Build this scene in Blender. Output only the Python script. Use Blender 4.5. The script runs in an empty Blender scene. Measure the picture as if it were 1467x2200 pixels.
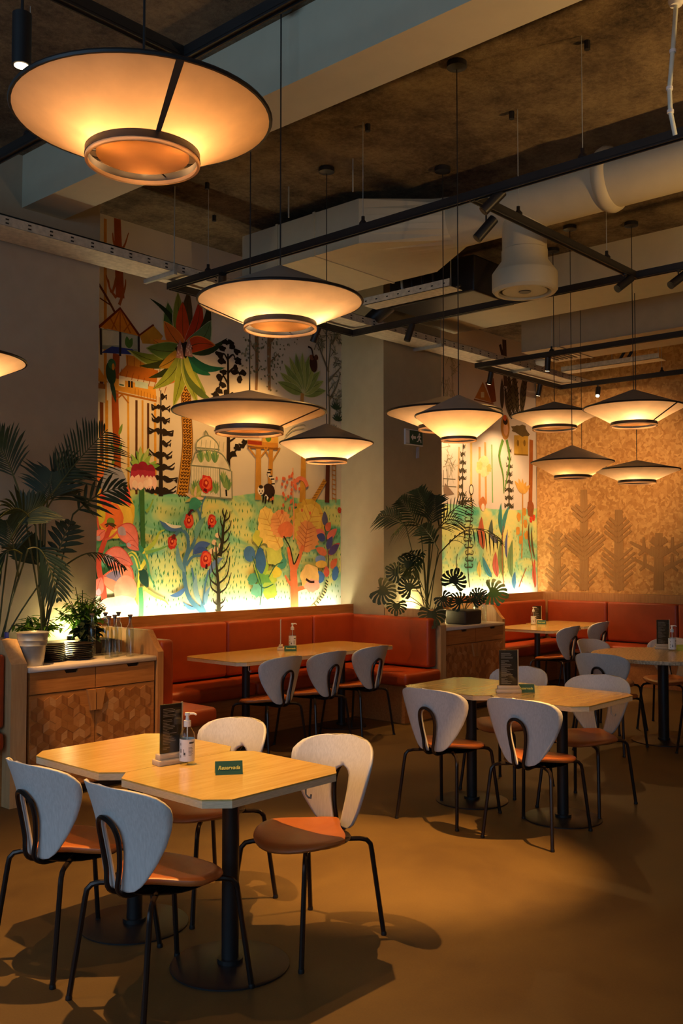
import bpy, bmesh, math, random
from math import sin, cos, pi, radians, atan2, hypot
from mathutils import Vector, Matrix
random.seed(7)
S = bpy.context.scene
COL = S.collection

# ------------------------------------------------------------------ camera
cd = bpy.data.cameras.new('camera')
cd.sensor_fit = 'VERTICAL'; cd.sensor_height = 36.0
cd.lens = 2065.0 / 2200.0 * 36.0
cd.clip_start = 0.05; cd.clip_end = 100
cam = bpy.data.objects.new('camera', cd); COL.objects.link(cam)
_a, _p = radians(42.0), radians(2.495)
_f = Vector((cos(_a)*cos(_p), sin(_a)*cos(_p), sin(_p)))
cam.location = (0, 0, 1.62)
cam.rotation_euler = _f.to_track_quat('-Z', 'Y').to_euler()
S.camera = cam

# ------------------------------------------------------------------ world and exposure
w = bpy.data.worlds.new('world'); S.world = w; w.use_nodes = True
w.node_tree.nodes['Background'].inputs[0].default_value = (0.30, 0.36, 0.45, 1)
w.node_tree.nodes['Background'].inputs[1].default_value = 0.06
S.view_settings.view_transform = 'Standard'
S.view_settings.look = 'None'
S.view_settings.gamma = 1
S.view_settings.use_curve_mapping = False
S.view_settings.exposure = 0.40

def lamp_obj(name, kind, loc, power, color, parent=None, **kw):
    d = bpy.data.lights.new(name, kind); d.energy = power; d.color = color
    aim = kw.pop('aim', None)
    for k, v in kw.items(): setattr(d, k, v)
    o = bpy.data.objects.new(name, d); COL.objects.link(o); o.location = loc
    if aim is not None:
        o.rotation_euler = (Vector(aim) - Vector(loc)).to_track_quat('-Z', 'Y').to_euler()
    if parent is not None: o.parent = parent
    return o

# daylight through assumed windows out of view (left of and behind the camera)
DAY = (0.44, 0.70, 1.0)
lamp_obj('window_daylight', 'AREA', (-3.05, 2.6, 2.6), 76, DAY, aim=(5, 2.6, 2.75), shape='RECTANGLE', size=4.6, size_y=3.0)
lamp_obj('window_daylight', 'AREA', (-3.05, -2.4, 2.6), 46, DAY, aim=(5, -2.4, 2.75), shape='RECTANGLE', size=3.0, size_y=3.0)
WARM = (1.0, 0.50, 0.13)
WARM2 = (1.0, 0.60, 0.30)

# ------------------------------------------------------------------ materials
def nd(t, kind, **kw):
    n = t.nodes.new(kind)
    for k, v in kw.items():
        if k in n.inputs: n.inputs[k].default_value = v
        else: setattr(n, k, v)
    return n
def base_mat(name):
    m = bpy.data.materials.new(name); m.use_nodes = True
    return m, m.node_tree, m.node_tree.nodes['Principled BSDF']
def coords(t, scale=(1,1,1), space='Object'):
    tc = nd(t, 'ShaderNodeTexCoord'); mp = nd(t, 'ShaderNodeMapping')
    mp.inputs['Scale'].default_value = scale
    t.links.new(tc.outputs[space], mp.inputs[0]); return mp.outputs[0]
def ramp(t, fac, stops):
    r = nd(t, 'ShaderNodeValToRGB'); e = r.color_ramp.elements
    while len(e) < len(stops): e.new(0.5)
    for i, (p, c) in enumerate(stops): e[i].position = p; e[i].color = (*c, 1)
    t.links.new(fac, r.inputs[0]); return r.outputs[0]
def noise(t, vec, scale, detail=3, rough=0.55, dist=0.0):
    n = nd(t, 'ShaderNodeTexNoise'); n.inputs['Scale'].default_value = scale
    n.inputs['Detail'].default_value = detail; n.inputs['Roughness'].default_value = rough
    n.inputs['Distortion'].default_value = dist
    t.links.new(vec, n.inputs['Vector']); return n.outputs[0]
def bump(t, b, h, strength, dist=0.01):
    n = nd(t, 'ShaderNodeBump'); n.inputs['Strength'].default_value = strength; n.inputs['Distance'].default_value = dist
    t.links.new(h, n.inputs['Height']); t.links.new(n.outputs[0], b.inputs['Normal'])
def simple(name, col, rough=0.6, metal=0.0, var=0.12, scale=8, bmp=0.0, bscale=60, vec=(1,1,1), spec=0.5):
    m, t, b = base_mat(name)
    v = coords(t, vec)
    n = noise(t, v, scale)
    c = ramp(t, n, [(0.3, [x*(1-var) for x in col]), (0.7, [min(1, x*(1+var)) for x in col])])
    t.links.new(c, b.inputs['Base Color'])
    b.inputs['Roughness'].default_value = rough; b.inputs['Metallic'].default_value = metal
    b.inputs['Specular IOR Level'].default_value = spec
    if bmp: bump(t, b, noise(t, v, bscale, 4), bmp)
    return m
def wood(name, c1, c2, rough=0.45, axis=0, scale=3.0, coat=0.0):
    m, t, b = base_mat(name)
    sc = [18, 18, 18]; sc[axis] = 1.2
    v = coords(t, sc)
    n = noise(t, v, scale, 5, 0.6, 0.6)
    n2 = noise(t, coords(t, (1,1,1)), 2.5, 2)
    mx = nd(t, 'ShaderNodeMath', operation='ADD'); t.links.new(n, mx.inputs[0])
    ml = nd(t, 'ShaderNodeMath', operation='MULTIPLY'); ml.inputs[1].default_value = 0.35
    t.links.new(n2, ml.inputs[0]); t.links.new(ml.outputs[0], mx.inputs[1])
    c = ramp(t, mx.outputs[0], [(0.45, c1), (0.85, c2)])
    t.links.new(c, b.inputs['Base Color']); b.inputs['Roughness'].default_value = rough
    b.inputs['Coat Weight'].default_value = coat; b.inputs['Coat Roughness'].default_value = 0.12
    bump(t, b, n, 0.08, 0.002)
    return m
def emit(name, col, strength):
    m, t, b = base_mat(name)
    b.inputs['Base Color'].default_value = (*col, 1)
    b.inputs['Emission Color'].default_value = (*col, 1); b.inputs['Emission Strength'].default_value = strength
    return m
def glass(name, col=(1,1,1), rough=0.02, ior=1.45):
    m, t, b = base_mat(name)
    b.inputs['Base Color'].default_value = (*col, 1); b.inputs['Roughness'].default_value = rough
    b.inputs['Transmission Weight'].default_value = 1.0; b.inputs['IOR'].default_value = ior
    return m
def thin_glass(name, col=(1,1,1), ior=1.45):
    m = bpy.data.materials.new(name); m.use_nodes = True; t = m.node_tree
    for n in list(t.nodes): t.nodes.remove(n)
    out = nd(t, 'ShaderNodeOutputMaterial'); mix = nd(t, 'ShaderNodeMixShader')
    a = nd(t, 'ShaderNodeBsdfTransparent'); a.inputs[0].default_value = (*col, 1)
    g = nd(t, 'ShaderNodeBsdfGlossy'); g.inputs['Roughness'].default_value = 0.05
    lw = nd(t, 'ShaderNodeLayerWeight'); f = nd(t, 'ShaderNodeMath', operation='POWER'); f.inputs[1].default_value = 3.0
    t.links.new(lw.outputs[1], f.inputs[0]); f2 = nd(t, 'ShaderNodeMath', operation='MULTIPLY_ADD'); f2.inputs[1].default_value = (ior-1)*1.3; f2.inputs[2].default_value = .03; t.links.new(f.outputs[0], f2.inputs[0])
    t.links.new(f2.outputs[0], mix.inputs[0]); t.links.new(a.outputs[0], mix.inputs[1]); t.links.new(g.outputs[0], mix.inputs[2])
    t.links.new(mix.outputs[0], out.inputs[0]); return m
def fabric_shade(name, col, through=0.5):
    m = bpy.data.materials.new(name); m.use_nodes = True; t = m.node_tree
    for n in list(t.nodes): t.nodes.remove(n)
    out = nd(t, 'ShaderNodeOutputMaterial'); mix = nd(t, 'ShaderNodeMixShader')
    d = nd(t, 'ShaderNodeBsdfDiffuse'); tr = nd(t, 'ShaderNodeBsdfTranslucent')
    c = ramp(t, noise(t, coords(t), 9, 4), [(0.3, [x*0.86 for x in col]), (0.7, col)])
    t.links.new(c, d.inputs[0]); t.links.new(c, tr.inputs[0])
    mix.inputs[0].default_value = through
    t.links.new(d.outputs[0], mix.inputs[1]); t.links.new(tr.outputs[0], mix.inputs[2])
    t.links.new(mix.outputs[0], out.inputs[0]); return m
def floor_mat():
    m, t, b = base_mat('polished concrete')
    v = coords(t)
    a = noise(t, v, 1.3, 6, 0.65, 0.4); f = noise(t, v, 120, 3)
    mx = nd(t, 'ShaderNodeMix'); mx.inputs[0].default_value = 0.22
    t.links.new(a, mx.inputs[2]); t.links.new(f, mx.inputs[3])
    c = ramp(t, mx.outputs[0], [(0.3, (0.070, 0.037, 0.0095)), (0.7, (0.138, 0.083, 0.021))])
    t.links.new(c, b.inputs['Base Color'])
    r = nd(t, 'ShaderNodeMapRange'); r.inputs[3].default_value = 0.50; r.inputs[4].default_value = 0.66
    t.links.new(a, r.inputs[0]); t.links.new(r.outputs[0], b.inputs['Roughness'])
    bump(t, b, f, 0.05, 0.002); return m
def ceiling_mat():
    m, t, b = base_mat('raw sprayed ceiling')
    v = coords(t)
    a = noise(t, v, 0.9, 3, 0.6); f = noise(t, v, 22, 6, 0.85); g = noise(t, v, 5, 4, 0.6)
    mx = nd(t, 'ShaderNodeMix'); mx.inputs[0].default_value = 0.45
    t.links.new(a, mx.inputs[2]); t.links.new(f, mx.inputs[3])
    m2 = nd(t, 'ShaderNodeMix'); m2.inputs[0].default_value = 0.25; t.links.new(mx.outputs[0], m2.inputs[2]); t.links.new(g, m2.inputs[3]); mx = m2
    c = ramp(t, mx.outputs[0], [(0.36, (0.03, 0.018, 0.009)), (0.47, (0.20, 0.13, 0.065)), (0.60, (0.46, 0.33, 0.17))])
    t.links.new(c, b.inputs['Base Color']); b.inputs['Roughness'].default_value = 0.95
    bump(t, b, f, 1.0, 0.06); return m
def chips_mat():
    m, t, b = base_mat('pressed wood chip board')
    v = coords(t)
    nz = nd(t, 'ShaderNodeTexNoise'); nz.inputs['Scale'].default_value = 9; t.links.new(v, nz.inputs[0])
    vm = nd(t, 'ShaderNodeVectorMath', operation='SCALE'); vm.inputs[3].default_value = 0.16
    va = nd(t, 'ShaderNodeVectorMath', operation='ADD')
    t.links.new(nz.outputs[1], vm.inputs[0]); t.links.new(vm.outputs[0], va.inputs[0]); t.links.new(v, va.inputs[1])
    vo = nd(t, 'ShaderNodeTexVoronoi'); vo.inputs['Scale'].default_value = 26; t.links.new(va.outputs[0], vo.inputs[0])
    sp = nd(t, 'ShaderNodeSeparateColor'); t.links.new(vo.outputs[1], sp.inputs[0])
    c = ramp(t, sp.outputs[0], [(0.0, (0.42, 0.185, 0.04)), (0.5, (0.54, 0.265, 0.07)), (1.0, (0.66, 0.36, 0.11))])
    t.links.new(c, b.inputs['Base Color']); b.inputs['Roughness'].default_value = 0.6
    bump(t, b, sp.outputs[0], 0.25, 0.004); return m
def bottle_glass():
    m = thin_glass('bottle glass', (0.80, 0.84, 0.82), 1.5)
    for n in m.node_tree.nodes:
        if n.type == 'MATH' and n.operation == 'MULTIPLY_ADD': n.inputs[1].default_value = 0.75; n.inputs[2].default_value = 0.10
        if n.type == 'BSDF_GLOSSY': n.inputs['Roughness'].default_value = 0.16
    return m
def print_mat():
    m, t, b = base_mat('watercolour print')
    at = nd(t, 'ShaderNodeVertexColor'); at.layer_name = 'paint'
    n = noise(t, coords(t), 7, 5, 0.6, 0.5)
    r = ramp(t, n, [(0.3, (0.80, 0.80, 0.80)), (0.7, (1.12, 1.12, 1.12))])
    mx = nd(t, 'ShaderNodeMix'); mx.data_type = 'RGBA'; mx.blend_type = 'MULTIPLY'; mx.inputs[0].default_value = 1
    t.links.new(at.outputs[0], mx.inputs[6]); t.links.new(r, mx.inputs[7])
    t.links.new(mx.outputs[2], b.inputs['Base Color']); b.inputs['Roughness'].default_value = 0.75
    b.inputs['Specular IOR Level'].default_value = 0.2
    return m
def meadow_mat():
    m, t, b = base_mat('watercolour meadow')
    v = coords(t, (1.0, 1, 1.5))
    n = noise(t, v, 1.9, 4, 0.55, 0.8)
    c = ramp(t, n, [(0.32, (0.08, 0.46, 0.27)), (0.43, (0.28, 0.62, 0.33)), (0.53, (0.64, 0.74, 0.26)), (0.65, (0.82, 0.76, 0.24))])
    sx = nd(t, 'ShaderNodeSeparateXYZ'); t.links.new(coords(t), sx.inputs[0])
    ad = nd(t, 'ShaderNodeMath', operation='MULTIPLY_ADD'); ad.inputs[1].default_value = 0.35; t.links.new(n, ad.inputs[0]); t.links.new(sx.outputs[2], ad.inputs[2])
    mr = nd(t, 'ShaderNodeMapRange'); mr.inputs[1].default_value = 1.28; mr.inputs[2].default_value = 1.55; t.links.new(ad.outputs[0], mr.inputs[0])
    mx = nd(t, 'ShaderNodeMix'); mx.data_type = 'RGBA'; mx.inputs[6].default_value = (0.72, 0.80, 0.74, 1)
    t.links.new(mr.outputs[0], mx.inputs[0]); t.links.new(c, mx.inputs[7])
    t.links.new(mx.outputs[2], b.inputs['Base Color']); b.inputs['Roughness'].default_value = 0.75
    return m

M = {}
M['plaster_beige'] = simple('beige plaster', (0.38, 0.32, 0.205), 0.85, bmp=0.05, var=0.04)
M['plaster_grey'] = simple('taupe plaster', (0.42, 0.33, 0.225), 0.8, bmp=0.05, var=0.04)
M['beam'] = simple('painted beam', (0.54, 0.48, 0.34), 0.7, bmp=0.05, var=0.03)
M['cream'] = simple('cream wallpaper', (0.70, 0.63, 0.52), 0.8, var=0.05, scale=2)
M['floor'] = floor_mat(); M['ceiling'] = ceiling_mat(); M['chips'] = chips_mat()
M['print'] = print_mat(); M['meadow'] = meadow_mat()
M['oak'] = wood('oiled oak', (0.33, 0.125, 0.03), (0.48, 0.21, 0.06), 0.4, axis=0)
M['oak_v'] = wood('upright oiled oak', (0.34, 0.14, 0.04), (0.50, 0.24, 0.08), 0.42, axis=2)
M['oak_pale'] = wood('pale oak board', (0.46, 0.28, 0.12), (0.60, 0.40, 0.20), 0.42, axis=2)
M['silhouette'] = wood('dark engraved board', (0.30, 0.14, 0.035), (0.37, 0.19, 0.055), 0.65, axis=2)
M['top'] = wood('lacquered ash table top', (0.52, 0.32, 0.07), (0.68, 0.46, 0.14), 0.24, axis=0, coat=0.6)
M['edge'] = simple('plywood edge', (0.74, 0.57, 0.36), 0.5, var=0.15, scale=40, vec=(1,1,12))
for i, (a, c) in enumerate([((0.30,0.115,0.03),(0.37,0.155,0.045)), ((0.37,0.16,0.05),(0.44,0.20,0.07)), ((0.24,0.085,0.022),(0.31,0.12,0.035)), ((0.42,0.21,0.08),(0.50,0.27,0.115))]):
    M['veneer%d' % i] = wood('veneer tone %d' % i, a, c, 0.38, axis=i % 3)
M['worktop'] = simple('white worktop', (0.62, 0.55, 0.50), 0.3, var=0.05)
M['leather'] = simple('orange leather', (0.37, 0.054, 0.010), 0.42, bmp=0.12, bscale=140, var=0.12, scale=5)
M['seat_leather'] = simple('tan seat leather', (0.42, 0.12, 0.025), 0.38, bmp=0.1, bscale=180, var=0.12, scale=8)
M['ash'] = simple('white stained ash', (0.60, 0.58, 0.56), 0.45, var=0.10, scale=12, vec=(14, 14, 1.0))
M['tube'] = simple('dark bronze tube', (0.035, 0.024, 0.020), 0.28, metal=0.6, var=0.1)
M['black'] = simple('black powder coat', (0.012, 0.011, 0.012), 0.42, var=0.2)
M['track'] = simple('black track', (0.012, 0.010, 0.010), 0.5, var=0.2)
M['cloth_grey'] = simple('grey lamp fabric', (0.23, 0.19, 0.15), 0.9, bmp=0.1, bscale=200, var=0.08)
M['shade'] = fabric_shade('cream lamp fabric', (0.94, 0.74, 0.48), 0.76)
M['diffuser'] = fabric_shade('lamp diffuser', (0.78, 0.56, 0.32), 0.45)
M['seam'] = simple('shade seam', (0.09, 0.045, 0.02), 0.9)
M['bulb'] = emit('bulb glow', (1.0, 0.55, 0.22), 16)
M['spotglow'] = emit('spot lens glow', (1.0, 0.74, 0.42), 7)
M['led'] = emit('led strip', (0.95, 1.0, 0.80), 5)
M['duct'] = simple('painted duct', (0.50, 0.43, 0.29), 0.55, var=0.04, bmp=0.02)
M['tray'] = simple('cable tray', (0.55, 0.49, 0.38), 0.5, var=0.2, scale=25)
M['galv'] = simple('galvanised metal', (0.42, 0.42, 0.38), 0.35, metal=0.35, var=0.12, scale=20)
M['hose'] = simple('clear hose', (0.62, 0.66, 0.58), 0.25, var=0.1)
M['leaf'] = simple('deep green leaf', (0.011, 0.030, 0.008), 0.6, var=0.4, scale=4)
M['leaf2'] = simple('fresh green leaf', (0.04, 0.11, 0.025), 0.42, var=0.4, scale=5)
M['leaf3'] = fabric_shade('thin bright leaf', (0.15, 0.33, 0.05), 0.5)
M['stem'] = simple('plant stem', (0.06, 0.075, 0.025), 0.5, var=0.3)
M['soil'] = simple('dark pot', (0.03, 0.022, 0.018), 0.6)
M['white'] = simple('white plastic', (0.72, 0.72, 0.72), 0.35, var=0.03)
M['blue'] = simple('blue plastic', (0.03, 0.05, 0.30), 0.35, var=0.05)
M['glass'] = thin_glass('clear glass', (0.96, 0.98, 0.95), 1.45)
M['cork'] = simple('cork stopper', (0.10, 0.07, 0.05), 0.8)
M['green_card'] = simple('green card', (0.012, 0.085, 0.05), 0.6, var=0.05)
M['lime'] = simple('lime card', (0.50, 0.55, 0.06), 0.6, var=0.05)
M['yellow_ink'] = simple('yellow ink', (0.62, 0.60, 0.12), 0.6, var=0.02)
M['menu'] = simple('dark menu print', (0.035, 0.026, 0.02), 0.22, var=0.3, scale=12)
M['ink_pale'] = simple('pale ink', (0.30, 0.27, 0.24), 0.6, var=0.1)
M['ink_dark'] = simple('dark ink', (0.05, 0.05, 0.06), 0.6, var=0.1)
M['bottle_glass'] = bottle_glass()
M['acrylic'] = thin_glass('clear acrylic', (0.95, 0.93, 0.88), 1.5)
M['block'] = simple('pale wooden block', (0.60, 0.46, 0.30), 0.4, var=0.1)
M['plate'] = simple('black stoneware', (0.02, 0.013, 0.011), 0.4, var=0.2)
M['terrazzo'] = simple('speckled stone top', (0.42, 0.34, 0.22), 0.25, var=0.5, scale=60)

# ------------------------------------------------------------------ mesh helpers
class MB:
    def __init__(s): s.v = []; s.f = []; s.m = []; s.sm = []; s.mi = 0
    def add(s, vs, fs, smooth=False):
        o = len(s.v); s.v += [tuple(v) for v in vs]
        for f in fs: s.f.append([i+o for i in f]); s.m.append(s.mi); s.sm.append(smooth)
    def box(s, x0, x1, y0, y1, z0, z1):
        s.add([(x0,y0,z0),(x1,y0,z0),(x1,y1,z0),(x0,y1,z0),(x0,y0,z1),(x1,y0,z1),(x1,y1,z1),(x0,y1,z1)],
              [(0,3,2,1),(4,5,6,7),(0,1,5,4),(1,2,6,5),(2,3,7,6),(3,0,4,7)])
        return s
    def prism(s, pts, lo, hi, axis='z'):
        n = len(pts)
        def P(a, b, c): return {'z': (a,b,c), 'y': (a,c,b), 'x': (c,a,b)}[axis]
        vs = [P(a,b,lo) for a,b in pts] + [P(a,b,hi) for a,b in pts]
        s.add(vs, [list(range(n))[::-1], list(range(n, 2*n))] + [(i,(i+1)%n,n+(i+1)%n,n+i) for i in range(n)])
        return s
    def lathe(s, prof, n=24, c=(0,0,0), cap=True, smooth=True):
        vs = []; fs = []
        for r, z in prof:
            for k in range(n): vs.append((c[0]+r*cos(2*pi*k/n), c[1]+r*sin(2*pi*k/n), c[2]+z))
        for i in range(len(prof)-1):
            for k in range(n):
                a = i*n+k; b = i*n+(k+1)%n; fs.append((a, b, b+n, a+n))
        s.add(vs, fs, smooth)
        if cap:
            m = len(prof)
            o = len(s.v) - len(vs)
            for i in (0, m-1):
                if prof[i][0] > 1e-4:
                    ids = [o+i*n+k for k in range(n)]
                    s.f.append(ids if i else ids[::-1]); s.m.append(s.mi); s.sm.append(False)
        return s
    def tube(s, pts, r, n=8, cap=True):
        P = [Vector(p) for p in pts]; m = len(P)
        rs = r if isinstance(r, (list, tuple)) else [r]*m
        vs = []; fs = []; up = None
        for i in range(m):
            t = (P[min(i+1, m-1)] - P[max(i-1, 0)]).normalized()
            if up is None:
                up = Vector((0,0,1)) if abs(t.z) < 0.9 else Vector((1,0,0))
            x = t.cross(up)
            if x.length < 1e-5: x = t.orthogonal()
            x.normalize(); y = x.cross(t).normalized(); up = y
            for k in range(n):
                vs.append(P[i] + (x*cos(2*pi*k/n) + y*sin(2*pi*k/n))*rs[i])
        for i in range(m-1):
            for k in range(n):
                a = i*n+k; b = i*n+(k+1)%n; fs.append((a, b, b+n, a+n))
        if cap: fs += [tuple(range(n))[::-1], tuple(range((m-1)*n, m*n))]
        s.add(vs, fs, True); return s
    def mesh(s, name, mats):
        me = bpy.data.meshes.new(name); me.from_pydata(s.v, [], s.f)
        for m in (mats if isinstance(mats, (list, tuple)) else [mats]): me.materials.append(m)
        me.polygons.foreach_set('material_index', s.m); me.polygons.foreach_set('use_smooth', s.sm)
        me.update()
        if any(s.sm): me.set_sharp_from_angle(angle=radians(38))
        return me
    def build(s, name, mats, parent=None, loc=(0,0,0), rz=0.0):
        return put(name, s.mesh(name, mats), parent, loc, rz)
def put(name, me, parent=None, loc=(0,0,0), rz=0.0):
    o = bpy.data.objects.new(name, me); COL.objects.link(o); o.location = loc; o.rotation_euler = (0,0,rz)
    if parent is not None: o.parent = parent
    return o
def tag(o, label=None, cat=None, group=None, kind=None):
    if label: o['label'] = label
    if cat: o['category'] = cat
    if group: o['group'] = group
    if kind: o['kind'] = kind
    return o
def thing(name, label, cat, loc=(0,0,0), rz=0.0, group=None):
    o = bpy.data.objects.new(name, None); COL.objects.link(o); o.empty_display_size = 0.1
    o.location = loc; o.rotation_euler = (0,0,rz)
    return tag(o, label, cat, group)
def struct(name, mb, m, **kw):
    o = mb.build(name, m, **kw); o['kind'] = 'structure'; return o
def copy_tree(o, parent=None):
    c = o.copy(); COL.objects.link(c)
    if parent is not None: c.parent = parent
    for ch in list(o.children): copy_tree(ch, c)
    return c
def bevel(mb_mesh, w=0.01, seg=2):
    bm = bmesh.new(); bm.from_mesh(mb_mesh)
    bmesh.ops.bevel(bm, geom=bm.edges[:], offset=w, segments=seg, affect='EDGES', profile=0.6, clamp_overlap=True)
    for f in bm.faces: f.smooth = True
    bm.to_mesh(mb_mesh); bm.free(); return mb_mesh
def soft_box(name, m, b, parent=None, w=0.02, seg=3):
    mb = MB(); mb.box(*b); return put(name, bevel(mb.mesh(name, m), w, seg), parent)
def text_mesh(name, body, size, m, parent, mat4, shear=0.0, depth=0.0004, align='CENTER', bold=0.0):
    cu = bpy.data.curves.new(name, 'FONT'); cu.body = body; cu.size = size; cu.shear = shear
    cu.align_x = align; cu.align_y = 'CENTER'; cu.extrude = depth; cu.offset = bold
    o = bpy.data.objects.new(name, cu); COL.objects.link(o)
    dg = bpy.context.evaluated_depsgraph_get()
    me = bpy.data.meshes.new_from_object(o.evaluated_get(dg)); bpy.data.objects.remove(o)
    me.materials.clear(); me.materials.append(m)
    me.transform(mat4); return put(name, me, parent)

H = 4.55
# ------------------------------------------------------------------ room shell
struct('floor', MB().box(-3.2, 12.1, -4, 7.2, -0.1, 0), M['floor'])
struct('ceiling', MB().box(-3.2, 12.1, -4, 7.2, H, H+0.15), M['ceiling'])
struct('wall_back', MB().box(-3.2, 12.1, 7.0, 7.2, 0, H), M['cream'])
struct('wall_front', MB().box(-3.2, 12.1, -4.15, -4.0, 0, H), M['plaster_grey'])
struct('wall_right', MB().box(11.9, 12.1, -4, 7.0, 0, H), M['plaster_beige'])
wl = MB()
wl.box(-3.35, -3.2, -4, 7.2, 0, 0.9); wl.box(-3.35, -3.2, -4, 7.2, 4.25, H)
wl.box(-3.35, -3.2, -4, -3.9, 0.9, 4.25); wl.box(-3.35, -3.2, -0.9, 0.3, 0.9, 4.25); wl.box(-3.35, -3.2, 4.9, 7.2, 0.9, 4.25)
struct('wall_left', wl, M['plaster_beige'])
for i, (a, b) in enumerate(((-3.9, -0.9), (0.3, 4.9))):  # windows out of view, assumed from the bluish daylight
    win = struct('window_%d' % (i+1), MB().box(-3.30, -3.28, a, b, 0.9, 4.25), M['glass'])
    fr = MB(); fr.box(-3.33, -3.24, a, b, 0.9, 0.96); fr.box(-3.33, -3.24, a, b, 4.19, 4.25)
    for k in range(4):
        y = a + (b-a-0.05)*k/3; fr.box(-3.33, -3.24, y, y+0.05, 0.9, 4.25)
    fr.build('window_frame', M['black'], win)
# pillars standing in front of the back wall
struct('wall_pillar_left', MB().box(2.2, 4.27, 6.4, 7.0, 0, H), M['plaster_grey'])
struct('wall_pillar_middle', MB().box(7.77, 8.80, 6.4, 7.0, 0, H), M['plaster_beige'])
# downstand beams
struct('ceiling_beam', MB().box(3.60, 3.94, -4, 6.4, 4.16, H), M['beam'])
struct('ceiling_beam', MB().box(8.33, 9.05, -4, 6.4, 4.16, H), M['beam'])
# ceiling anchors
for (x, y), lb in zip([(4.933,2.552),(5.402,3.346),(4.906,4.176),(4.847,5.793),(5.364,6.314)], ('dark fixing stub in the raw ceiling at the upper right, nearest the clear hose', 'dark fixing stub in the raw ceiling above the white air outlet',
        'dark fixing stub in the raw ceiling right of the small round lamp canopy', 'dark fixing stub in the raw ceiling just right of the biggest lamp', 'lowest dark fixing stub in the raw ceiling, near the palm mural')):
    o = MB().tube([(0,0,0), (0,0,-0.05)], 0.018, 8).build('anchor_stub', M['black'], None, (x, y, H))
    tag(o, lb, 'anchor', 'fixing stubs in the raw ceiling')

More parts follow.
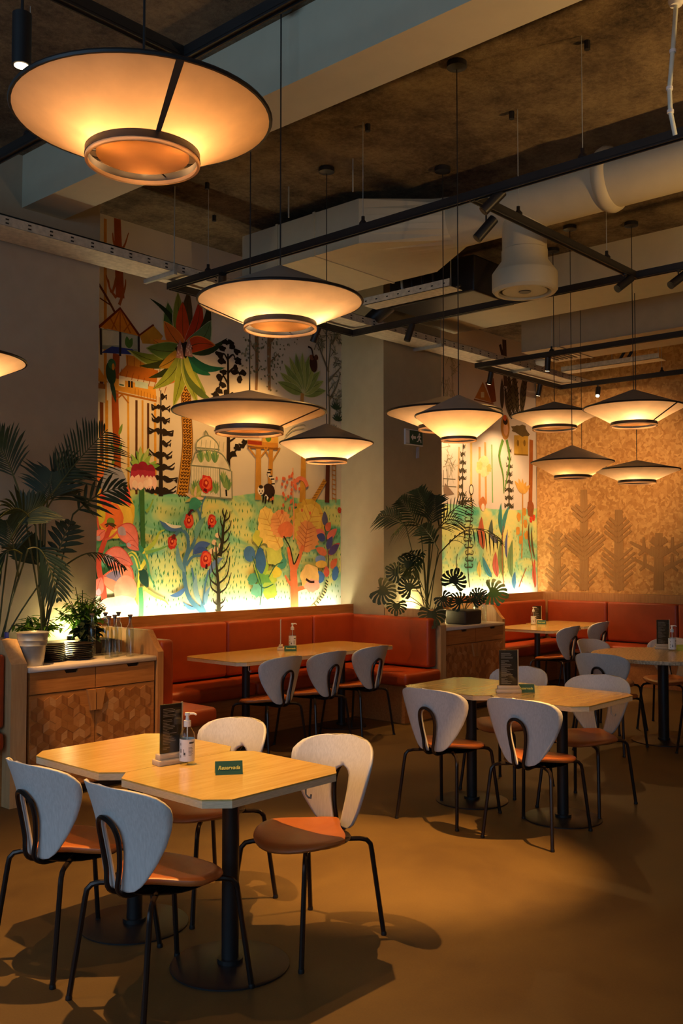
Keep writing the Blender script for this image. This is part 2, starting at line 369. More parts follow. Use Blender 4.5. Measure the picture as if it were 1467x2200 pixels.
# ------------------------------------------------------------------ painted murals (flat print on the wall)
def hexc(h):
    r = [int(h[i:i+2], 16)/255 for i in (0, 2, 4)]
    return tuple(x**2.2 for x in r) + (1.0,)
class Paint:
    """flat shapes printed on the wall plane y = Y; every layer a hair in front of the last"""
    def __init__(s, Y): s.Y = Y; s.v = []; s.f = []; s.c = []; s.k = 0
    def layer(s): s.k += 1; return s.Y - 0.0005 - 0.000012*s.k
    def poly(s, col, pts, y=None):
        if y is None: y = s.layer()
        o = len(s.v); s.v += [(p[0], y, p[1]) for p in pts]; s.f.append(list(range(o, o+len(pts)))); s.c.append(hexc(col) if isinstance(col, str) else col)
    def stroke(s, col, pts, w0, w1=None, y=None, smooth=True):
        if w1 is None: w1 = w0
        if y is None: y = s.layer()
        P = [Vector(p) for p in pts]
        if smooth and len(P) > 2:
            Q = []
            for i in range(len(P)-1):
                a, b, c, d = P[max(i-1,0)], P[i], P[i+1], P[min(i+2,len(P)-1)]
                for t in (0, .25, .5, .75):
                    Q.append(0.5*((2*b)+(c-a)*t+(2*a-5*b+4*c-d)*t*t+(3*b-a-3*c+d)*t**3))
            Q.append(P[-1]); P = Q
        n = len(P); L = []; R = []
        for i in range(n):
            d = P[min(i+1,n-1)] - P[max(i-1,0)]
            if d.length < 1e-6: d = Vector((0,1))
            d.normalize(); nn = Vector((-d.y, d.x)); w = (w0+(w1-w0)*i/(n-1))/2
            L.append(P[i]+nn*w); R.append(P[i]-nn*w)
        o = len(s.v); s.v += [(p.x, y, p.y) for p in L+R]
        cc = hexc(col)
        for i in range(n-1): s.f.append([o+i, o+i+1, o+n+i+1, o+n+i]); s.c.append(cc)
    def oval(s, col, c, rx, rz, rot=0, n=18, wob=0.0, y=None):
        pts = []
        for k in range(n):
            t = 2*pi*k/n; q = 1 + wob*random.uniform(-1, 1)
            a, b = rx*cos(t)*q, rz*sin(t)*q
            pts.append((c[0]+a*cos(rot)-b*sin(rot), c[1]+a*sin(rot)+b*cos(rot)))
        s.poly(col, pts, y)
    def leaf(s, col, a, b, w, bend=0.0, edge=None, vein=None):
        """pointed leaf from a to b"""
        a = Vector(a); b = Vector(b); d = b-a; nn = Vector((-d.y, d.x)); L = d.length
        if L < 1e-5: return
        nn /= L
        n = 10; up = []; dn = []; mid = []
        for i in range(n+1):
            t = i/n; m = a + d*t + nn*(bend*L*sin(pi*t)); q = w/2*(sin(pi*t**0.8))**0.8
            up.append(m+nn*q); dn.append(m-nn*q); mid.append(m)
        if edge: s.poly(edge, [Vector(p)+(Vector(p)-a-d/2)*0.08 for p in up]+[Vector(p)+(Vector(p)-a-d/2)*0.08 for p in dn[::-1][1:-1]])
        s.poly(col, up + dn[::-1][1:-1])
        if vein: s.stroke(vein, mid, 0.008, 0.003, smooth=False)
    def rose(s, c, r, cols=('C8352A','E2603C','A8221E','F08A50')):
        s.oval(cols[0], c, r, r*1.15, wob=0.14); s.oval(cols[1], (c[0]+r*.1, c[1]+r*.1), r*.72, r*.8, wob=0.16)
        s.oval(cols[2], (c[0]-r*.05, c[1]+r*.1), r*.42, r*.48, wob=0.15); s.oval(cols[3], (c[0], c[1]+r*.15), r*.2, r*.22)
    def dashes(s, col, x0, x1, z0, z1, dx, dz, h=0.045, w=0.011, jit=0.4, skip=0.12, holes=()):
        y = s.layer(); z = z0
        while z < z1:
            x = x0 + random.uniform(0, dx)
            off = random.random()*6
            while x < x1:
                if random.random() > skip and not any(abs(x-hx) < hw and abs(z-hz) < hh for hx, hz, hw, hh in holes):
                    xx = x+random.uniform(-jit, jit)*dx*0.5; zz = z+0.02*sin(x*3+off)+random.uniform(-jit, jit)*dz*0.4
                    hh = h*random.uniform(.7, 1.2); t = random.uniform(-.2, .3)*hh
                    s.poly(col, [(xx, zz), (xx+w/2, zz+hh*.35), (xx+t+w/4, zz+hh), (xx-w/2+t*.5, zz+hh*.6)], y)
                x += dx
            z += dz
    def build(s, name, parent):
        me = bpy.data.meshes.new(name); me.from_pydata(s.v, [], s.f)
        a = me.color_attributes.new('paint', 'FLOAT_COLOR', 'CORNER'); buf = []
        for f, c in zip(s.f, s.c): buf += list(c)*len(f)
        a.data.foreach_set('color', buf); me.materials.append(M['print'])
        me.update(); return put(name, me, parent)

# ---- first mural, in the wide niche
mur = thing('mural', 'wide jungle mural with orange-leaved palm, glasshouse dome and lemur', 'mural', (0, 0, 0))
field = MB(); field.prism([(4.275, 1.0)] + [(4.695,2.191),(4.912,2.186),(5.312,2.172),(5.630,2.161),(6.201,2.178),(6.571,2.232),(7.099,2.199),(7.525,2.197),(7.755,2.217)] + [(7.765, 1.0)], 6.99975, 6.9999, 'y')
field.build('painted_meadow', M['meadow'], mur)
P = Paint(7.0)
P.dashes('3F8A4A', 4.3, 7.76, 1.15, 2.12, 0.052, 0.062, holes=())
P.dashes('2C7F66', 4.9, 6.3, 1.3, 1.9, 0.07, 0.062, h=0.05)
# stilts and trunks
for (u0, u1, c, wd) in (([(4.702,3.094),(4.718,2.176)], 0, '7A4420', .035), ([(4.756,2.940),(4.766,2.138)], 0, 'D0922E', .03), ([(4.976,3.007),(4.991,2.141)], 0, 'CF9A38', .022),
                        ([(5.065,2.977),(5.074,2.144)], 0, '5A3A22', .024), ([(5.130,2.985),(5.139,2.164)], 0, 'CF9A38', .02), ([(5.191,2.967),(5.199,2.175)], 0, '5A3A22', .024), ([(5.267,2.976),(5.281,2.146)], 0, 'D9A040', .026),
                        ([(4.722,4.515),(4.742,2.938)], 0, 'C98A35', .03)):
    P.stroke(c, u0, wd)
P.stroke('A3501C', [(4.846,4.548),(4.864,4.181),(4.883,3.856)], .07, .09)
P.stroke('9C4A18', [(4.850,3.358),(4.841,2.950),(4.865,2.547),(4.873,2.297)], .07, .075)
for q in ([(4.852,4.055),(4.796,3.879),(4.761,3.994)], [(4.862,4.016),(4.928,4.195)], [(4.844,3.848),(4.777,3.916),(4.737,4.030)], [(4.874,3.792),(4.930,3.948),(4.939,4.032)], [(4.849,4.260),(4.810,4.333),(4.799,4.412)], [(4.854,4.281),(4.916,4.317),(4.964,4.453)]):
    P.stroke('A3581E', q, .03, .008)
for q in ([(4.815,2.382),(4.842,2.444)], [(4.917,2.592),(4.880,2.487)], [(4.803,2.582),(4.837,2.504)], [(4.920,2.755),(4.883,2.650)]):
    P.leaf('6E8A40', q[1], q[0], .03)
P.stroke('6B3A18', [(4.663,3.933),(4.749,3.829),(4.832,3.714)], .022); P.stroke('6B3A18', [(4.674,3.814),(4.778,3.774)], .012)
# open house with a blue floor
P.poly('8F9C98', [(4.696,3.552),(4.886,3.561),(5.083,3.553),(5.085,3.416),(4.699,3.375)])
P.poly('C9CCC4', [(4.706,3.545),(4.877,3.555),(4.878,3.436),(4.707,3.409)]); P.poly('AEB8AC', [(4.906,3.548),(5.063,3.550),(5.065,3.433),(4.908,3.416)])
P.poly('31408F', [(4.690,3.341),(4.802,3.416),(5.015,3.425),(5.075,3.385)])
for q in ([(4.687,3.554),(4.695,3.326)], [(4.886,3.561),(4.889,3.344)], [(5.083,3.553),(5.086,3.362)]): P.stroke('2E2A30', q, .022)
P.poly('D28427', [(4.668,3.563),(4.884,3.757),(5.083,3.553)])
for q in ([(4.884,3.757),(4.800,3.562)], [(4.884,3.757),(4.886,3.561)], [(4.884,3.757),(4.994,3.563)], [(4.780,3.664),(4.848,3.570)], [(4.993,3.654),(4.925,3.567)]): P.stroke('A85A18', q, .012)
P.stroke('702E12', [(4.668,3.559),(4.884,3.765),(5.093,3.555)], .024, smooth=False); P.stroke('702E12', [(5.083,3.553),(5.245,3.682)], .02)
P.poly('C8902E', [(5.093,3.555),(5.245,3.674),(5.349,3.598),(5.298,3.513),(5.124,3.493)])
P.leaf('4F7A3A', [(4.976,3.427)][0], [(4.955,3.531)][0], .06); P.leaf('4F7A3A', [(4.976,3.427)][0], [(5.014,3.525)][0], .05)
# timber house on stilts
P.poly('C8842C', [(4.947,3.365),(5.248,3.370),(5.259,3.253),(4.958,3.252)])
for k in range(7): P.stroke('9A5A1C', [([(4.967,3.360)][0][0]+k*.07, [(4.967,3.360)][0][1]-k*.008), ([(4.968,3.253)][0][0]+k*.07, [(4.968,3.253)][0][1]-k*.008)], .008)
P.poly('D79A3A', [(4.824,3.143),(5.271,3.120),(5.282,3.011),(4.835,3.039)]); P.poly('B96A22', [(4.862,3.172),(4.958,3.276),(5.300,3.276),(5.281,3.163)])
for k in range(9): P.stroke('93501A', [([(4.910,3.204)][0][0]+k*.06, [(4.910,3.236)][0][1]-k*.012), ([(4.891,3.176)][0][0]+k*.06, [(4.891,3.176)][0][1]-k*.012)], .007)
P.poly('BFD6CF', [(5.048,3.149),(5.189,3.147),(5.189,3.092),(5.049,3.095)]); P.poly('F0E6CC', [(4.877,3.146),(4.940,3.142),(4.941,3.077),(4.878,3.081)])
P.stroke('2A211C', [(4.984,3.140),(4.985,3.082)], .02); P.stroke('2A211C', [(5.013,3.140),(5.014,3.082)], .02)
P.stroke('5A7A60', [(4.882,3.094),(4.931,3.092)], .014)
for k in range(9): P.stroke('A26A24', [([(5.049,3.082)][0][0]+k*.033, [(5.049,3.082)][0][1]-k*.006), ([(5.049,3.082)][0][0]+k*.033, [(5.049,3.025)][0][1]-k*.006)], .006)
P.stroke('A86A20', [(4.835,3.022),(5.283,2.994)], .018); P.stroke('A86A20', [(4.912,3.008),(4.981,2.942)], .014); P.stroke('A86A20', [(4.855,2.960),(4.912,3.008)], .014)
P.poly('C58A34', [(4.641,3.186),(4.673,3.210),(4.768,3.095),(4.642,3.094)]); P.poly('B9B6A8', [(4.651,3.079),(4.740,3.059),(4.742,2.914),(4.653,2.920)]); P.poly('8A5A30', [(4.651,3.079),(4.740,3.075),(4.740,3.035),(4.652,3.031)])
# parrot
P.oval('2F4A34', [(4.795,3.179)][0], .05, .10, 0.15); P.oval('3E6E4C', [(4.804,3.262)][0], .04, .045); P.oval('C88A30', [(4.818,3.239)][0], .014, .03)
P.leaf('274038', [(4.796,3.127)][0], [(4.851,2.927)][0], .045)
# palm trunk and crown
trk = [(5.576,3.341),(5.617,3.086),(5.629,2.870),(5.642,2.655),(5.622,2.437),(5.581,2.159)]
P.stroke('7A5220', trk, .115, .135); P.stroke('D39A3A', trk, .095, .115)
for i in range(46):
    t = i/45*5; k = min(int(t), 4); a = t-k
    x = trk[k][0]*(1-a)+trk[k+1][0]*a; z = trk[k][1]*(1-a)+trk[k+1][1]*a
    for j in (-1, 0, 1):
        P.stroke('4A2A12', [(x+j*.033-.012, z+(.01 if i % 2 else 0)), (x+j*.033, z-.012), (x+j*.033+.014, z+.004)], .010)
cc = [(5.591,3.509)][0]
for (tip, col, wd, bd, ed) in (([(5.399,3.916)][0],'4F7038',.15,.12,'C9C8A0'), ([(5.191,3.917)][0],'2C3A1E',.05,-.15,None), ([(5.515,4.034)][0],'7E8A3A',.12,.04,'C9C8A0'), ([(5.641,4.086)][0],'55452A',.12,.0,None),
        ([(5.570,3.958)][0],'C8491C',.13,.02,None), ([(5.364,3.729)][0],'D4702A',.14,.06,'E0A048'), ([(5.781,4.035)][0],'B83A1C',.12,-.1,'D8D2B0'), ([(5.883,4.056)][0],'3A3A22',.10,-.18,None),
        ([(5.908,3.836)][0],'5E7A50',.16,-.14,'B9C49A'), ([(6.119,3.711)][0],'2E4028',.06,-.12,None), ([(5.956,3.611)][0],'CF4A1E',.11,.10,'E88A3A'),
        ([(5.236,3.545)][0],'E08A34',.11,.08,None), ([(4.981,3.412)][0],'7C8E34',.10,.16,'B8BE6A'), ([(5.175,3.459)][0],'63803A',.13,.05,'A0B060'),
        ([(5.086,3.287)][0],'39421E',.06,.1,None), ([(5.188,3.193)][0],'2F3A1C',.06,.12,None), ([(5.300,3.301)][0],'B88A2E',.1,.05,None), ([(5.354,3.147)][0],'D8702C',.12,.1,None), ([(5.437,3.227)][0],'C4401E',.1,.06,None),
        ([(5.240,3.099)][0],'8A9A3C',.10,.1,None), ([(5.472,2.974)][0],'93A23E',.10,.04,'B8BE70'), ([(5.599,3.249)][0],'6F8A38',.09,.0,None),
        ([(5.755,3.033)][0],'A3B04A',.10,-.06,'C4CA80'), ([(5.856,3.133)][0],'8FA544',.11,-.12,None), ([(5.912,3.318)][0],'2A7050',.09,-.12,None), ([(6.098,3.417)][0],'24604A',.06,-.16,None), ([(5.971,3.058)][0],'5E7438',.08,-.2,None), ([(5.799,3.170)][0],'B8BE50',.06,-.1,None)):
    P.leaf(col, cc, tip, wd*1.25, bd, ed, vein='3A3A1E' if wd > .09 else None)
P.oval('30241A', cc, .09, .07, wob=.2)
for q in [(5.542,3.492),(5.646,3.526)]:
    P.poly('B98478', [(q[0]-.045,q[1]-.07),(q[0]+.045,q[1]-.07),(q[0]+.03,q[1]+.03),(q[0],q[1]+.11),(q[0]-.03,q[1]+.03)])
    for i in range(12): P.oval('E6C8B8', (q[0]+random.uniform(-.03,.03), q[1]+random.uniform(-.06,.05)), .007, .009, n=6)
# black pines
def pine(base, top, tiers, hw, col='2A2018', w=.05, droop=.5):
    P.stroke(col, [base, top], w, .008)
    bx, bz = base; tx, tz = top
    for i in range(tiers):
        t = (i+0.6)/tiers; x = bx+(tx-bx)*t; z = bz+(tz-bz)*t; L = hw*(1-t*.62)*random.uniform(.7, 1.15)
        for sgn in (-1, 1):
            if random.random() < .15: continue
            a = (x, z); b = (x+sgn*L*.55, z-.01); c = (x+sgn*L, z+.025*random.uniform(.2, 1.4))
            P.stroke(col, [a, b, c], .022, .010)
            k = 5; up = [(x+sgn*L*q/k, z+.02*sin(q*1.3)) for q in range(k+1)]; dn = [(x+sgn*L*(q-.2)/k, z-.018-.035*random.random()) for q in range(k, 0, -1)]
            P.poly(col, up+dn)
pine([(5.338,2.140)][0], [(5.328,3.101)][0], 9, .22)
P.stroke('2A2018', [(6.140,2.427),(6.137,2.924),(6.126,3.557)], .05, .02)
for (u, v) in [(6.061,3.601),(6.180,3.639),(6.234,3.592),(6.015,3.531),(6.050,3.478),(6.253,3.508),(6.074,3.368),(6.016,3.306),(6.212,3.388),(6.273,3.327),(6.315,3.402),(6.223,3.435),(6.063,3.249),(6.017,3.180),(6.111,3.170),(5.971,3.130),(6.195,3.157),(6.265,3.496),(6.096,3.666),(6.156,3.676)]:
    P.oval('241C16', (u, v), .045, .03, wob=.4, n=11)
for q in ([(6.133,3.513),(6.192,3.558),(6.229,3.504)], [(6.127,3.489),(6.073,3.549),(6.038,3.476)], [(6.134,3.377),(6.223,3.435),(6.291,3.353)], [(6.128,3.262),(6.063,3.330),(6.017,3.203)], [(6.139,2.518),(6.247,2.639),(6.344,2.670)], [(6.138,2.743),(6.055,2.825),(5.997,2.784)], [(6.138,2.698),(6.228,2.751)]):
    P.stroke('241C16', q, .022, .012)
for q in [(6.246,2.653),(6.319,2.677),(6.199,2.590),(6.020,2.799),(6.066,2.826),(6.343,2.716)]: P.oval('241C16', q, .05, .028, wob=.4, n=10)
# pale grey trees behind
for q, wd in (([(6.492,3.942),(6.507,3.616),(6.502,3.251)], .06), ([(6.691,3.978),(6.673,3.642),(6.681,3.274)], .07), ([(6.673,3.737),(6.823,3.896),(7.012,3.958)], .03), ([(6.692,3.788),(6.601,3.886),(6.562,3.908)], .02), ([(6.513,3.617),(6.425,3.697)], .018), ([(6.680,3.549),(6.811,3.664)], .018)):
    P.stroke('8C6C4A', q, wd, wd*.5)
for i in range(170):
    b = random.choice([(6.437,3.722),(6.563,3.851),(6.470,3.471),(6.771,3.610),(6.923,3.948),(7.026,3.893),(6.629,3.446),(6.824,3.786),(6.759,3.465),(6.406,3.601),(6.563,3.719),(6.727,3.318)])
    P.oval(random.choice(('7E7E62','9A967A','6A6A50')), (b[0]+random.gauss(0,.06), b[1]+random.gauss(0,.05)), random.uniform(.008,.02), random.uniform(.006,.014), random.random()*3, 6)
# sketched tree, top right
for q in ([(7.561,2.771),(7.575,3.175),(7.553,3.577),(7.612,3.992)], [(7.568,3.276),(7.687,3.443),(7.748,3.604)], [(7.560,3.578),(7.450,3.763),(7.377,3.877)], [(7.612,3.891),(7.702,4.034),(7.748,4.119)], [(7.553,3.476),(7.748,3.656)]): P.stroke('7A6E58', q, .03, .012)
for i in range(150):
    b = random.choice([(7.377,3.927),(7.523,4.018),(7.687,4.016),(7.450,3.839),(7.634,3.843),(7.732,3.910),(7.710,3.701),(7.657,3.490),(7.748,3.348),(7.523,4.079),(7.733,3.193),(7.687,3.290)])
    P.stroke(random.choice(('7E7A60','96927A','5E5C48')), [(b[0]+random.gauss(0,.05), b[1]+random.gauss(0,.05)), (b[0]+random.gauss(0,.05), b[1]+random.gauss(0,.05))], .012, .004)
# spread fan palm
fc = [(7.152,3.299)][0]
for k in range(11):
    t = radians(12 + k*15.6); tip = (fc[0]+cos(t)*.36, fc[1]+sin(t)*.40*(.8+.25*sin(t)))
    P.leaf('A3B060' if k % 2 else '8A9E55', fc, tip, .105, 0, 'C3C890', vein='5A6A3A')
P.stroke('B98A4A', [(7.152,3.299),(7.138,3.102)], .05)
# monkey / dark fruit hanging
P.oval('4A2A20', [(7.320,3.634)][0], .06, .09, .1); P.oval('7A4A38', [(7.292,3.699)][0], .035, .03); P.oval('5E382A', [(7.363,3.710)][0], .03, .03); P.stroke('3A241C', [(7.320,3.693),(7.291,3.788),(7.235,3.804)], .02)
# plants at right edge
for q in [(7.642,2.929),(7.702,3.062),(7.748,2.837),(7.672,3.186),(7.733,2.760),(7.613,2.826)]:
    for k in range(7):
        t = radians(20+k*23); P.leaf('3A4A34', q, (q[0]+cos(t)*.10, q[1]+sin(t)*.10), .022)
# tree house platform with lemur
P.stroke('C89240', [(6.530,2.695),(6.527,2.156)], .065, .085); P.stroke('C08A3C', [(6.703,2.709),(6.686,2.153)], .05, .07); P.stroke('D0983E', [(7.167,2.738),(7.168,2.494),(7.155,2.153)], .06, .09)
P.stroke('5A3020', [(7.546,2.629),(7.532,2.168)], .06, .07)
P.poly('C88A3A', [(6.380,2.746),(6.581,2.750),(6.801,2.755),(6.801,2.698),(6.581,2.680),(6.381,2.687)]); P.poly('9A3A20', [(6.386,2.738),(6.575,2.740),(6.575,2.703),(6.387,2.701)]); P.stroke('8A5A24', [(6.381,2.668),(6.828,2.686)], .02)
P.poly('D8A850', [(6.581,2.802),(6.801,2.812),(6.801,2.746),(6.581,2.736)]); P.leaf('5E8A3A', [(6.658,2.743)][0], [(6.670,2.838)][0], .08)
for q in ([(6.399,2.665),(6.512,2.568)], [(6.658,2.686),(6.544,2.570)], [(6.607,2.682),(6.697,2.567)], [(6.828,2.700),(6.717,2.550)]): P.stroke('C08A3C', q, .018)
for k in range(3): P.stroke('A8A890', [(6.907,2.836),(7.015,2.929),(7.153,2.971),(7.201,2.957)] if k else [(6.881,2.786),(7.002,2.889),(7.180,2.935)], .008)
# lemur
P.stroke('F0E8D8', [(6.731,2.301),(6.737,2.362),(6.672,2.415),(6.679,2.462)], .045, .03)
for q in [(6.731,2.324),(6.724,2.371),(6.698,2.398),(6.672,2.434),(6.685,2.463)]: P.stroke('2A201C', [(q[0]-.025, q[1]), (q[0]+.025, q[1]+.005)], .014)
P.oval('3A2A24', [(6.673,2.251)][0], .085, .075, -.2); P.stroke('F4EEE0', [(6.622,2.206),(6.661,2.171)], .03)
P.oval('F2E8D4', [(6.564,2.255)][0], .045, .05); P.oval('3A302A', [(6.564,2.287)][0], .03, .018); P.oval('3A302A', [(6.545,2.245)][0], .008, .008); P.oval('3A302A', [(6.583,2.247)][0], .008, .008); P.oval('3A302A', [(6.565,2.222)][0], .01, .008)
for q in ([(6.603,2.215),(6.590,2.131)], [(6.635,2.198),(6.622,2.122)], [(6.686,2.200),(6.667,2.143)], [(6.725,2.230),(6.725,2.126)]): P.stroke('2A201C', q, .026, .018)
# ladders
for q in ([(7.613,2.649),(7.613,2.201)], [(7.665,2.653),(7.673,2.173)]): P.stroke('B87A30', q, .012)
for k in range(9):
    a = [(7.613,2.624),(7.613,2.221)]; b = [(7.665,2.623),(7.673,2.209)]; t = k/8
    P.stroke('B87A30', [(a[0][0]+(a[1][0]-a[0][0])*t, a[0][1]+(a[1][1]-a[0][1])*t), (b[0][0]+(b[1][0]-b[0][0])*t, b[0][1]+(b[1][1]-b[0][1])*t)], .012)
P.stroke('C8903A', [(7.316,2.179),(7.503,2.406)], .055)
for k in range(7): 
    a = [(7.330,2.209),(7.488,2.385)]; x = a[0][0]+(a[1][0]-a[0][0])*k/6; z = a[0][1]+(a[1][1]-a[0][1])*k/6; P.stroke('8A5A20', [(x-.03, z), (x+.03, z+.01)], .008)
# glasshouse
P.poly('DCD6C0', [(5.674,2.163),(5.672,2.440),(5.793,2.558),(5.848,2.651),(6.021,2.643),(6.116,2.516),(6.164,2.429),(6.178,2.159)])
P.poly('E4DCC4', [(5.737,2.593),(5.742,2.663),(5.814,2.731),(5.905,2.740),(5.997,2.677),(6.010,2.606)])
for q in ([(5.674,2.163),(6.178,2.150)], [(5.672,2.440),(6.022,2.438),(6.164,2.420)], [(6.022,2.438),(6.036,2.162)], [(5.672,2.440),(5.704,2.512),(5.759,2.586),(6.010,2.588),(6.116,2.507),(6.164,2.420)], [(5.737,2.593),(5.742,2.663),(5.825,2.724),(5.905,2.731),(5.998,2.668),(6.010,2.597)], [(5.836,2.733),(5.847,2.779),(5.882,2.738)], [(5.725,2.610),(6.021,2.616)], [(6.176,2.421),(6.184,2.150)]):
    P.stroke('7E8672', q, .014)
for k in range(12): 
    a = [(5.683,2.432),(5.999,2.427)]; x = a[0][0]+(a[1][0]-a[0][0])*k/11; P.stroke('A8AC94', [(x, a[0][1]), (x, a[0][1]-.25)], .006)
for k in range(7):
    a = [(5.758,2.717),(5.975,2.604)]; x = [(5.736,2.619)][0][0]+k*.055; P.stroke('98A088', [(x, [(5.792,2.598)][0][1]), (x+.01, [(5.792,2.694)][0][1])], .006)
for q in [(5.729,2.227),(5.795,2.239),(5.852,2.224),(5.920,2.236),(5.978,2.230),(5.793,2.514),(5.884,2.526),(5.964,2.523),(6.094,2.290),(6.129,2.269),(6.070,2.333)]:
    for k in range(5):
        t = radians(35+k*28); P.leaf(random.choice(('7FA060','5E8A5A','9AB070')), (q[0], q[1]-.04), (q[0]+cos(t)*.06, q[1]+sin(t)*.09), .03)
P.stroke('2A2A24', [(6.106,2.237),(6.112,2.174)], .022); P.leaf('E8C8B0', [(5.730,2.075)][0], [(5.696,2.203)][0], .10); P.leaf('9AAE50', [(5.730,2.105)][0], [(5.751,2.254)][0], .12)
for k in range(9):
    t = radians(k*40); q = [(5.718,2.139)][0]; P.leaf('B9BC70' if k % 2 else 'E6C0A0', q, (q[0]+cos(t)*.12, q[1]+sin(t)*.12), .03)
# crown imperial flower
P.stroke('3E6E38', [(5.123,2.217),(5.131,1.990),(5.144,1.661)], .055, .045)
for (tip) in [(4.949,2.366),(4.997,2.435),(5.006,2.497),(5.055,2.530),(5.104,2.575),(5.145,2.520),(5.195,2.566),(5.216,2.501),(5.278,2.455),(5.258,2.412),(5.320,2.416)]:
    P.leaf(random.choice(('8DB458','6F9E4A','A8C070')), [(5.137,2.362)][0], tip, .055, random.uniform(-.1,.1))
for (q, r) in (([(5.062,2.349)][0], .055), ([(5.132,2.362)][0], .065), ([(5.217,2.359)][0], .05)):
    P.oval('8E2038', q, r, r*1.2); P.poly('A83048', [(q[0]-r, q[1]), (q[0]+r, q[1]), (q[0]+r*1.1, q[1]-.1), (q[0]-r*1.1, q[1]-.1)])
    for k in (-1, 0, 1): P.leaf('F0C4B8', (q[0]+k*r*.7, q[1]-.04), (q[0]+k*r*.95, q[1]-.17), .055); 
for q in [(5.048,2.233),(5.108,2.220),(5.168,2.240),(5.208,2.259)]: P.oval('F6D8CC', q, .03, .035)
# yellow curling leaves around the stem
for (q, c, a, b) in (([(5.144,1.661),(5.175,1.579),(5.116,1.476),(5.098,1.354),(5.080,1.171)], 'E8DC50', .05, .02), ([(5.145,1.640),(5.039,1.722),(4.967,1.701),(4.894,1.692)], '3F8A66', .05, .01), ([(5.165,1.641),(5.265,1.724),(5.315,1.808),(5.377,1.838)], 'B8CC50', .05, .008),
        ([(5.165,1.628),(5.317,1.662),(5.421,1.696)], '7EB45A', .035, .008), ([(5.116,1.476),(5.096,1.518),(5.046,1.620),(4.987,1.600),(4.969,1.519),(4.961,1.377)], 'ECE060', .045, .03), ([(5.106,1.489),(5.076,1.579),(5.016,1.628),(4.968,1.588)], '5FA058', .02, .01),
        ([(5.145,1.620),(5.191,1.537),(5.217,1.434),(5.279,1.321)], '57A070', .03, .01), ([(5.118,1.325),(5.130,1.169),(5.126,1.047)], '4E9A60', .045, .05), ([(5.148,1.324),(5.270,1.247),(5.384,1.201),(5.426,1.158)], 'C8D468', .035, .008), ([(5.131,1.476),(5.137,1.374)], '2E4A38', .07, .03),
        ([(5.171,1.992),(5.211,2.034),(5.251,2.111)], '8DB458', .035, .008)):
    P.stroke(c, q, a, b)
P.leaf('24463A', [(5.141,1.488)][0], [(5.203,1.323)][0], .10, -.1)
# red and yellow flowers at left
P.oval('E8B83C', [(4.848,1.989)][0], .20, .24, .2, wob=.06); P.oval('E85848', [(4.851,2.110)][0], .16, .17, wob=.05); P.oval('8E93AE', [(4.831,2.222)][0], .14, .15, wob=.06)
P.oval('F0C850', [(4.887,1.942)][0], .14, .14, wob=.06); P.oval('E8743A', [(4.801,1.932)][0], .13, .12, wob=.1); P.oval('6E8A34', [(4.802,1.896)][0], .04, .035)
P.oval('CFC040', [(4.689,1.952)][0], .06, .08)
for k in range(7):
    t = radians(200+k*22); q = [(4.802,1.884)][0]; P.leaf('4A3A20', q, (q[0]+cos(t)*.07, q[1]+sin(t)*.055), .02)
P.oval('E87840', [(4.684,2.333)][0], .045, .10); P.oval('F0B050', [(4.688,2.373)][0], .03, .06); P.oval('5A3A20', [(4.688,2.397)][0], .02, .014)
P.stroke('C84A34', [(4.802,1.860),(4.738,1.719),(4.689,1.580),(4.695,1.462),(4.734,1.335),(4.745,1.184)], .045, .06); P.stroke('D0604A', [(4.747,1.739),(4.813,1.764),(4.878,1.821)], .02); P.stroke('D0604A', [(4.691,1.778),(4.671,1.896),(4.661,1.936)], .02)
for (a, b, wd) in (([(4.878,1.845)][0], [(5.084,1.694)][0], .17), ([(4.731,1.588)][0], [(5.027,1.530)][0], .17), ([(4.664,1.738)][0], [(4.746,1.819)][0], .09), ([(4.679,1.266)][0], [(4.714,1.422)][0], .12), ([(4.966,1.709)][0], [(5.095,1.653)][0], .08)):
    P.leaf('EE8070', a, b, wd, .1, 'D8544A', vein='B84A48'); P.leaf('B4A0B0', a, (a[0]*.6+b[0]*.4, a[1]*.6+b[1]*.4), wd*.45)
P.leaf('F09070', [(4.742,1.430)][0], [(5.011,1.214)][0], .26, .25, 'E06A50', vein='C05848'); P.leaf('8A7A92', [(4.760,1.437)][0], [(4.913,1.330)][0], .09, .3)
P.oval('F4A488', [(4.961,1.305)][0], .12, .13); P.oval('F6C8A8', [(4.877,1.179)][0], .22, .08, wob=.1)
